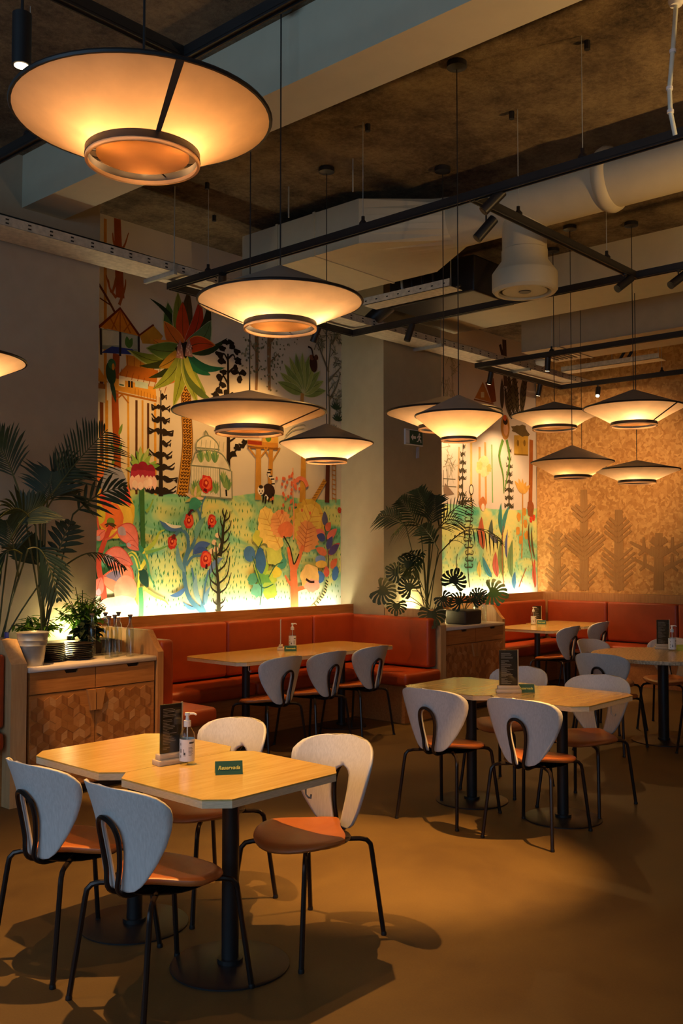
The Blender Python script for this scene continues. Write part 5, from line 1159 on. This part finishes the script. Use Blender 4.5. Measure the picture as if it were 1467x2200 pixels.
def pump_bottle(x, y, z, rz, label, s=1.0):
    t = thing('pump_bottle', label, 'bottle', (x, y, z), rz)
    r = .034*s
    MB().lathe([(r*.9, 0), (r, .006), (r, .118*s), (r*.93, .135*s), (r*.62, .155*s), (.013*s, .166*s), (.013*s, .172*s)], 28, cap=True).build('bottle', M['glass'], t)
    MB().lathe([(r*.86, .004), (r*.9, .008), (r*.9, .118*s)], 24, cap=False).build('gel', M['gel'], t)
    MB().lathe([(r+.0006, .014*s), (r+.0006, .112*s)], 32, cap=False).build('label', M['white'], t)
    MB().lathe([(.0165*s, .166*s), (.0165*s, .192*s), (.009*s, .196*s), (.007*s, .214*s), (.0125*s, .216*s), (.012*s, .228*s)], 20).build('pump', M['white'], t)
    MB().tube([(0, 0, .223*s), (0, -.028*s, .224*s), (0, -.041*s, .218*s)], [.006*s, .005*s, .004*s], 8).build('spout', M['white'], t)
    MB().tube([(0, 0, .02), (0, 0, .17*s)], .003, 6).build('dip_tube', M['white'], t)
    m = MB(); rr = r+.0011
    def patch(a0, a1, z0, z1):
        n = 4; vs = []
        for k in range(n+1):
            a = a0+(a1-a0)*k/n; vs += [(rr*cos(a), rr*sin(a), z0), (rr*cos(a), rr*sin(a), z1)]
        m.add(vs, [(2*k, 2*k+2, 2*k+3, 2*k+1) for k in range(n)])
    A = pi
    for k in range(7): patch(A+.95-.12*(k % 2 == 0), A+.35, .070-k*.0052, .0715-k*.0052)
    patch(A+1.15, A+.45, .086, .093)
    patch(A-.05, A-.30, .040, .050); patch(A-.25, A-.32, .050, .064); patch(A-.08, A-.12, .034, .04); patch(A-.22, A-.26, .034, .04)
    for k in range(9): patch(A-.62-.035*k, A-.635-.035*k, .048, .064)
    for k in range(2): patch(A-.72, A-.84, .078-.05*k, .088-.05*k)
    m.build('label_print', M['ink_dark'], t)
    return t
M['gel'] = thin_glass('clear gel', (.93, .97, 1.0), 1.15)
def tent_card(x, y, z, rz, label, col='green_card'):
    t = thing('reserved_card', label, 'card', (x, y, z), rz)
    m = MB(); h, b, w_ = .050, .022, .054
    def face(s):
        q = MB(); q.add([(s*b, -w_, 0), (s*b, w_, 0), (0, w_, h), (0, -w_, h), (s*b-s*.0012, -w_, 0), (s*b-s*.0012, w_, 0), (-s*.0012*0, w_, h-.002), (0, -w_, h-.002)], [(0,1,2,3), (7,6,5,4), (0,4,5,1), (1,5,6,2), (3,7,4,0)]); return q
    face(-1).build('front_face', M[col], t); face(1).build('rear_face', M['green_card'], t)
    q = MB(); q.add([(-b+.002, -w_+.001, .001), (b-.002, -w_+.001, .001), (b-.002, w_-.001, .001), (-b+.002, w_-.001, .001)], [(0,1,2,3)]); q.add([(-b+.002, w_-.001, .001), (b-.002, w_-.001, .001), (0, w_-.001, h-.004)], [(0,1,2)]); q.build('inner_fold', M['lime'], t)
    al = atan2(h, b)
    # lettering lies on the face that looks towards -x
    ex = Vector((0, -1, 0)); ey = Vector((cos(al), 0, sin(al))); ez = ex.cross(ey)
    p = Vector((-b/2, 0, h/2)) + ez*.0008
    mat4 = Matrix(((ex.x, ey.x, ez.x, p.x), (ex.y, ey.y, ez.y, p.y), (ex.z, ey.z, ez.z, p.z), (0,0,0,1)))
    text_mesh('lettering', 'Reservada', .021, M['yellow_ink'], t, mat4, shear=.25, bold=.0005)
    return t
def uv(p): return p[0]
(x, y) = [(2.525,3.230)][0]
menu_stand(x, y, .75, radians(82), 'dark upright menu between the two front tables', h=.215)
(x, y) = [(2.571,3.178)][0]
pump_bottle(x, y, .75, radians(40), 'clear hand gel pump bottle with white label on the front tables', .92)
(x, y) = [(2.563,2.909)][0]
tent_card(x, y, .75, radians(53), 'green folded card lettered Reservada in yellow on the nearest table')
(x, y) = [(5.218,3.288)][0]
menu_stand(x, y, .75, radians(42), 'upright menu reflecting blue daylight on the middle tables', w=.115, h=.235)
(x, y) = [(5.308,3.219)][0]
tent_card(x, y, .75, radians(42), 'green reserved card on the middle tables beside the blue shining menu')
(x, y) = [(6.152,6.281)][0]
menu_stand(x, y, .75, radians(-46), 'narrow dark menu seen edge-on on the long booth table', w=.10, h=.24)
(x, y) = [(6.345,6.325)][0]
pump_bottle(x, y, .75, radians(40), 'pump bottle on the long booth table', 1.0)
(x, y) = [(6.122,6.127)][0]
tent_card(x, y, .75, radians(48), 'small green card on the long booth table')
(x, y) = [(10.720,6.324)][0]
menu_stand(x, y, .75, radians(42), 'dark menu behind the pump bottle on the far pale table', w=.10, h=.18)
(x, y) = [(10.408,6.192)][0]
pump_bottle(x, y, .75, radians(40), 'pump bottle on the far pale table', .95)
(x, y) = [(10.543,6.160)][0]
tent_card(x, y, .75, radians(20), 'small green card on the far pale table')
(x, y) = [(8.557,3.738)][0]
menu_stand(x, y, .75, radians(35), 'dark menu standing on the round stone table', w=.11, h=.235)
(x, y) = [(8.449,3.605)][0]
pump_bottle(x, y, .75, radians(40), 'pump bottle on the round stone table', 1.0)
(x, y) = [(8.551,3.553)][0]
tent_card(x, y, .75, radians(42), 'green card at the right edge on the round stone table', 'lime')

# ------------------------------------------------------------------ things on the sideboards
WT = .882
t = thing('metal_bucket', 'grey metal bucket at the front of the left sideboard', 'bucket', (3.385, 5.80, WT))
MB().lathe([(.068, 0), (.070, .004), (.088, .13), (.092, .135), (.090, .14), (.096, .165), (.098, .17), (.096, .175), (.102, .215), (.106, .22), (.102, .222), (.096, .214), (.066, .006)], 40, cap=False).build('pail', M['galv'], t)
MB().lathe([(.066, .004), (.066, .008)], 32).build('bottom', M['galv'], t)
t = thing('spray_bottle', 'white spray bottle with blue head behind the grey bucket', 'bottle', (3.30, 5.98, WT), radians(70))
MB().lathe([(.034, 0), (.036, .01), (.036, .10), (.022, .15), (.014, .17)], 20).build('body', M['white'], t)
soft_box('spray_head', M['blue'], (-.018, .045, -.012, .012, .17, .215), t, .006, 2)
MB().tube([(.035, 0, .185), (.045, 0, .165), (.040, 0, .145)], [.005, .005, .004], 8).build('trigger', M['white'], t)
for i, (x, y) in enumerate(((3.60, 5.93), (3.80, 5.90))):
    for k in range(9):
        o = MB().lathe([(.05, 0), (.075, .003), (.098, .012), (.101, .014), (.098, .0155), (.074, .007), (.05, .005)], 28).build('stoneware_plate', M['plate'], None, (x+random.uniform(-.002,.002), y+random.uniform(-.002,.002), WT+k*.0125))
        side = 'left' if i == 0 else 'right'
        if k < 8: lb = ('bottom', 'second', 'third', 'fourth', 'fifth', 'sixth', 'seventh', 'eighth')[k] + ' plate' + (' from the bottom' if k else '') + ' of the %s black stack beside the grey bucket' % side; gr = 'black plates inside the %s stack' % side
        elif k == 8: lb = 'topmost black plate of the %s stack beside the grey bucket' % side; gr = None
        tag(o, lb, 'plate', gr)
def corked(x, y, z, h, label, r=.028):
    t = thing('glass_bottle', label, 'bottle', (x, y, z))
    MB().lathe([(r*.9, 0), (r, .005), (r, h*.62), (r*.8, h*.70), (.012, h*.76), (.011, h*.93), (.0135, h*.94), (.0135, h*.955)], 22).build('glass', M['bottle_glass'], t)
    MB().lathe([(.010, h*.90), (.013, h*.955), (.018, h*.96), (.018, h)], 14).build('stopper', M['cork'], t)
    return t
for (x, y, lb) in ((3.98, 5.80, 'front left corked bottle on the left sideboard'), (4.07, 5.86, 'front middle corked bottle on the left sideboard'), (4.16, 5.80, 'front right corked bottle on the left sideboard'),
                   (3.96, 5.98, 'rear left corked bottle, half behind the fern'), (4.10, 6.02, 'rear middle corked bottle on the left sideboard'), (4.20, 6.0, 'rear right corked bottle, in front of the bench panel')):
    corked(x, y, WT, .30 if y < 5.9 else .31, lb)
for (x, y, lb) in ((8.66, 5.85, 'left slim glass bottle on the right sideboard'), (8.74, 5.92, 'middle slim glass bottle on the right sideboard'), (8.82, 5.86, 'right slim glass bottle on the right sideboard')):
    corked(x, y, WT, .32, lb)
def pot(name, x, y, z, r, h, mt, label, soil=True):
    t = thing(name, label, 'pot', (x, y, z))
    MB().lathe([(r*.78, 0), (r, h), (r*.93, h), (r*.74, .01)], 28, cap=False).build('pot', M[mt], t); MB().lathe([(r*.9, h*.82), (r*.9, h*.86)], 24).build('soil', M['soil'], t); return t
soft = thing('planter_tray', 'long dark planter at the back of the left sideboard under the plants', 'planter', (3.32, 6.14, WT))
MB().box(0, .95, 0, .22, 0, .10).build('trough', M['soil'], soft)
soft = thing('planter_tray', 'square dark planter at the front of the right sideboard', 'planter', (8.30, 5.74, WT))
put('trough', bevel(MB().box(0, .30, 0, .26, 0, .15).mesh('trough', M['soil']), .02, 2), soft)
pot('plant_pot', 8.14, 5.98, WT, .09, .16, 'galv', 'grey pot half hidden by monstera leaves on the right sideboard')
t = thing('glass_vase', 'round clear glass vase glinting among the plants on the right sideboard', 'vase', (7.98, 6.12, WT))
MB().lathe([(.04, 0), (.09, .05), (.10, .10), (.08, .16), (.05, .19), (.055, .20)], 24, cap=False).build('bowl', M['glass'], t)

# small unseen uplights tucked behind the plants, assumed from the glow there
for (x, y, p, lb) in ((3.99, 6.30, 6, 'assumed small uplight hidden behind the plants of the left sideboard'), (8.22, 6.30, 8, 'assumed small uplight hidden behind the plants of the right sideboard')):
    t = thing('uplight', lb, 'light', (x, y, WT+.10))
    MB().lathe([(.03, -.1), (.03, .03)], 16).build('housing', M['black'], t); MB().lathe([(.026, .031), (.026, .034)], 16).build('lens', M['led'], t)
    lamp_obj('assumed_uplight_beam', 'POINT', (0, 0, .07), p, (1.0, .80, .34), t, shadow_soft_size=.03)

# ------------------------------------------------------------------ plants
def leaflet(m, a, d, up, L, w, droop, seg=4):
    """narrow pointed leaflet, slightly folded, as a strip"""
    d = d.normalized(); s = d.cross(up)
    if s.length < 1e-4: s = d.orthogonal()
    s.normalize(); vs = []
    for i in range(seg+1):
        t = i/seg; p = a + d*L*t + Vector((0,0,-1))*droop*L*t*t
        q = w*.5*(sin(pi*(t*.88+.08))**.7) if i < seg else .0006
        vs += [p - s*q, p + Vector((0,0,1))*q*.25*0 - up*q*.28, p + s*q]
    fs = []
    for i in range(seg):
        o = 3*i; fs += [(o, o+1, o+4, o+3), (o+1, o+2, o+5, o+4)]
    m.add(vs, fs, True)
def frond(parent, base, tip, bow, n=16, L=.30, w=.022, droop=.25, side=None, mat='leaf', start=.30, name='frond', fold=.6):
    """feather frond whose rachis runs base -> tip, bowed upward by bow"""
    base = Vector(base); tip = Vector(tip); m = MB(); P = []
    for i in range(15):
        t = i/14; P.append(base.lerp(tip, t) + Vector((0,0,bow*sin(pi*t)*1.0)) )
    st = MB(); st.tube(P, [.006*(1-.75*i/14)+.0012 for i in range(15)], 6); 
    ax = (tip-base).normalized()
    sd = Vector(side) if side else ax.cross(Vector((0,0,1)))
    if sd.length < .2: sd = Vector((0.74, -.67, 0))
    sd.normalize()
    for i in range(n):
        t = start + (1-start)*(i+.5)/n; f = t*14; k = min(int(f), 13); p = P[k].lerp(P[k+1], f-k); tan = (P[k+1]-P[k]).normalized()
        s2 = (sd - tan*sd.dot(tan)).normalized(); up = s2.cross(tan)
        if up.z < 0: up = -up
        LL = L*(sin(pi*min(1, (t-start)/(1-start)*.80+.22))**.6)*random.uniform(.88, 1.08)
        for sg in (-1, 1):
            d = tan*(.75+.5*t) + s2*sg*fold*1.35 + up*.10
            leaflet(m, p, d, up, LL, w, droop*random.uniform(.7, 1.3))
    o = m.build(name, M[mat], parent); st.build('rachis', M['stem'], o); return o
def palm(label, base, specs, group=None, **kw):
    t = thing('potted_palm', label, 'plant', base)
    b = Vector(base)
    for sp in specs:
        s0, tip, bow, side = sp[0], Vector(sp[1])-b, sp[2], sp[3]
        opt = dict(kw); opt.update(sp[4] if len(sp) > 4 else {})
        s0 = Vector(s0)-b
        st = MB(); foot = Vector((random.uniform(-.03,.03), random.uniform(-.03,.03), 0)); q = foot.lerp(s0, .5)+Vector((0,0,.02))
        st.tube(spline([foot, q, s0], 4), .006, 6); st.build('stem', M['stem'], t)
        frond(t, s0, tip, bow, side=side, **opt)
    return t
def P3(Y, a): return (a[0], Y, a[1])
# big kentia palm on the left; frond foot and tip positions
Q = [(3.535,1.911),(4.053,2.529),(3.648,1.882),(3.665,2.195),(3.868,1.905),(4.254,2.116),(3.740,1.603),(3.812,1.853),(3.411,1.971),(3.167,2.366),(3.483,1.813),(3.143,1.836),(3.608,1.848),(3.886,2.057),(3.382,1.620),(3.149,1.497),(3.419,1.461),(3.293,1.840),(3.817,1.520),(4.261,1.498),(3.660,2.046),(3.864,2.258)]
PX = (3.66, 6.12, WT+.08)
palm('tall kentia palm with arching fronds above the left sideboard', PX, [
    (P3(6.0, Q[0]), P3(5.95, Q[1]), .03, (.8, -.4, -.45), dict(L=.34, n=20, w=.015, fold=.75)),
    (P3(6.1, Q[2]), P3(6.05, Q[3]), .02, (.75, -.5, .1), dict(L=.32, n=16, w=.016, fold=.85)),
    (P3(6.15, Q[20]), P3(6.1, Q[21]), .05, (.7, -.4, -.5), dict(L=.26, n=14, w=.015)),
    (P3(6.1, Q[4]), P3(6.0, Q[5]), .05, (.6, -.3, -.8), dict(L=.24, n=9, w=.026, start=.05, fold=.62)),
    (P3(6.1, Q[6]), P3(6.05, Q[7]), .0, (.8, -.5, .1), dict(L=.17, n=6, w=.036, start=.05, fold=.8)),
    (P3(6.0, Q[8]), P3(5.95, Q[9]), .06, (.7, -.5, .4), dict(L=.34, n=17, w=.015)),
    (P3(5.95, Q[10]), P3(5.85, Q[11]), .10, (.5, -.5, .7), dict(L=.30, n=14, w=.016)),
    (P3(6.1, Q[12]), P3(6.1, Q[13]), .10, (.5, -.4, -.7), dict(L=.28, n=14, w=.016)),
    (P3(6.15, Q[18]), P3(6.0, Q[19]), .12, (.4, -.8, .2), dict(L=.13, n=12, w=.012, droop=.6)),
])
palm('low dark palm at the left picture edge beside the tall kentia palm', (3.36, 6.2, WT+.08), [
    (P3(5.95, Q[14]), P3(5.9, Q[15]), .08, (.6, -.6, .5), dict(L=.26, n=14)),
    (P3(6.05, Q[16]), P3(6.0, Q[17]), .05, (.8, -.5, .2), dict(L=.28, n=14, w=.016)),
    (P3(6.0, [(3.457,1.652)][0]), P3(5.9, [(3.641,1.296)][0]), .14, (.6, -.6, .3), dict(L=.22, n=12)),
    (P3(6.0, [(3.318,1.714)][0]), P3(5.9, [(3.488,1.940)][0]), .04, (.7, -.6, .2), dict(L=.26, n=14, w=.03)),
    (P3(6.1, [(3.644,1.456)][0]), P3(6.1, [(3.479,1.684)][0]), .02, (.7, -.6, .2), dict(L=.22, n=10, w=.04)),
])
# bushy ferns behind the plates and bottles
def bush(name, label, base, n, R_, hgt, mat='leaf2', L=.10, w=.03, seed=1, leaves_per=9):
    rnd = random.Random(seed); t = thing(name, label, 'plant', base)
    for i in range(n):
        a = rnd.uniform(0, 2*pi); e = rnd.uniform(.2, 1.0); ln = hgt*rnd.uniform(.6, 1.05)
        end = Vector((cos(a)*R_*e, sin(a)*R_*e*.45, ln*(1.1-.5*e)))
        pts = spline([Vector((0,0,0)), end*.5+Vector((0,0,.06)), end], 4)
        m = MB(); st = MB(); st.tube(pts, .003, 5)
        for k in range(leaves_per):
            f = .35+.62*k/leaves_per; q = pts[min(int(f*(len(pts)-1)), len(pts)-1)]
            b = rnd.uniform(0, 2*pi); d = Vector((cos(b), sin(b)*.8, rnd.uniform(-.4, .5)))
            leaflet(m, q, d, Vector((0,0,1)), L*rnd.uniform(.7, 1.2), w*rnd.uniform(.7, 1.2), .3, 3)
        o = m.build('branch', M[mat], t); st.build('twig', M['stem'], o)
    return t
bush('leafy_plant', 'bright green feathery plant between the palm and the bottles', (4.02, 6.2, WT+.08), 46, .26, .42, 'leaf3', seed=4, L=.075, w=.022, leaves_per=13)
bush('leafy_plant', 'dark trailing plant hanging over beside the corked bottles', (3.96, 6.06, WT+.06), 16, .15, .20, 'leaf', seed=9, L=.09, w=.05, leaves_per=9)
bush('leafy_plant', 'low green plant behind the grey bucket', (3.66, 6.22, WT+.08), 26, .26, .24, 'leaf3', seed=12, L=.085, w=.02, leaves_per=10)
# monstera leaves
def monstera(m, c, nrm, up, R_, cuts=5):
    """split leaf in the plane with normal nrm; c is where the stalk joins"""
    nrm = Vector(nrm).normalized(); up = Vector(up); up = (up-nrm*up.dot(nrm)).normalized(); s = up.cross(nrm)
    c = Vector(c)
    def W(x, y): return c + s*x*R_ + up*y*R_ + nrm*(-.18*R_*(x*x) + .05*R_*y)
    # u = angle from the leaf tip, towards the notch at the stalk
    def rim(u): return (1.12 - .22*min(1, u/.5) + .10*sin(min(pi, u))) * (1.0 if u < 2.2 else 1.0-.35*(u-2.2))
    for sg in (-1, 1):
        core = [W(0, .62)] + [W(sg*.36*sin(k*.42), .02+.40*cos(k*.42)) for k in range(1, 7)] + [W(0, -.22)]
        m.add(core, [tuple(range(8)) if sg > 0 else tuple(range(8))[::-1]], False)
        us = [0.02, .42, .82, 1.22, 1.64, 2.06, 2.5]
        for k in range(6):
            a, b = us[k], us[k+1]-(.11 if k < 5 else 0); mu = (a+b)/2; sh = .10
            P_ = [(.30*sin(a+.12), .02+.34*cos(a+.12)), (rim(a)*.72*sin(a+.02), rim(a)*.72*cos(a+.02)), (rim(a)*.97*sin(max(0, a-sh)), rim(a)*.97*cos(max(0, a-sh))), (rim(mu)*1.03*sin(mu-sh*.6), rim(mu)*1.03*cos(mu-sh*.6)), (rim(b)*.96*sin(b-sh), rim(b)*.96*cos(b-sh)), (rim(b)*.70*sin(b), rim(b)*.70*cos(b)), (.30*sin(b+.16), .02+.34*cos(b+.16))]
            m.add([W(sg*x, y) for x, y in P_], [tuple(range(7)) if sg > 0 else tuple(range(7))[::-1]], False)
def monstera_plant(label, base, leaves):
    t = thing('monstera', label, 'plant', base); b = Vector(base)
    for (pos, nrm, up, r) in leaves:
        m = MB(); c = Vector(pos)-b; monstera(m, c, nrm, up, r*1.12); o = m.build('leaf', M['leaf2' if r > .13 else 'leaf'], t)
        foot = Vector((0, 0, 0)); st = MB(); st.tube(spline([foot, foot.lerp(c, .5)+Vector((0,0,.08)), c+Vector(up).normalized()*r*-.4], 4), .004, 6); st.build('leaf_stalk', M['stem'], o)
    return t
CAM = Vector((-.74, -.66, .1))
def ml(Y, uvp, r, up=(0,0,-1), nrm=None): return ((uvp[0], Y, uvp[1]), nrm or (-.74, -.6, .35), up, r)
W_ = [(7.074,1.273),(7.257,1.124),(7.730,1.022),(7.565,1.287),(8.997,1.179),(7.756,1.503),(7.417,1.437),(8.532,1.262),(8.193,1.136),(7.990,1.167)]
monstera_plant('monstera with split leaves spilling over the bench end panel and the right sideboard', (8.10, 6.02, WT+.1), [
    ml(5.85, W_[0], .125, (.6, -.5, -.5)), ml(5.82, W_[1], .09, (-.1, 0, -1)), ml(5.75, W_[2], .125, (.1, 0, -1)), ml(5.9, W_[3], .11, (-.5, .3, .7)),
    ml(6.05, W_[5], .12, (-.5, .4, .6)), ml(5.95, W_[6], .10, (-.7, .3, .5)), ml(5.8, W_[9], .09, (.4, -.3, -.7))])
W_ = [(8.458,1.332),(9.055,1.196),(8.603,1.120),(8.304,1.120),(8.798,1.163)]
monstera_plant('second monstera, standing in the square dark planter of the right sideboard', (8.44, 5.86, WT+.13), [
    ml(6.0, W_[0], .125, (.2, -.2, .9)), ml(5.9, W_[1], .15, (.6, -.6, -.3)), ml(5.85, W_[2], .08, (.3, -.2, .7)), ml(5.82, W_[3], .10, (-.4, .3, .6)), ml(5.92, W_[4], .09, (.6, -.5, .4))])
# kentia palm in front of the brown pillar face
R8 = [(8.087,1.816),(7.658,2.190),(8.250,1.868),(8.336,2.244),(8.168,1.817),(7.289,1.804),(8.250,1.769),(8.994,2.222),(8.332,1.620),(9.270,1.726),(8.045,1.620),(7.655,1.383),(7.888,1.910),(7.361,1.991),(8.292,1.918),(8.090,2.307),(8.375,1.820),(8.855,1.956),(8.249,1.669),(7.888,1.910),(8.005,1.523),(7.507,1.620)]
palm('slender dark palm with drooping fronds in front of the brown pillar face', (8.16, 6.14, WT+.1), [
    (P3(6.15, R8[0]), P3(6.1, R8[1]), .05, (.6, -.5, .6), dict()), (P3(6.15, R8[2]), P3(6.15, R8[3]), .02, (.75, -.6, .1), dict()),
    (P3(6.1, R8[4]), P3(5.9, R8[5]), .14, (.4, -.5, .6), dict(droop=.5)), (P3(6.15, R8[6]), P3(6.1, R8[7]), .10, (.5, -.4, -.6), dict(w=.012)),
    (P3(6.1, R8[8]), P3(5.9, R8[9]), .22, (.4, -.7, .2), dict(droop=.7, w=.014)), (P3(6.1, R8[10]), P3(5.95, R8[11]), .08, (.5, -.6, .5), dict(w=.03, n=9)),
    (P3(6.2, R8[12]), P3(6.15, R8[13]), .05, (.5, -.5, .7), dict()), (P3(6.2, R8[14]), P3(6.2, R8[15]), .03, (.7, -.6, .2), dict()),
    (P3(6.2, R8[16]), P3(6.15, R8[17]), .10, (.5, -.4, -.6), dict(w=.012)), (P3(6.05, R8[18]), P3(6.0, R8[19]), .03, (.7, -.5, .3), dict(L=.2, n=9, w=.03)),
    (P3(6.05, R8[20]), P3(5.95, R8[21]), .05, (.6, -.6, .4), dict(L=.16, n=8, w=.03))], L=.24, n=13, w=.022, start=.15)
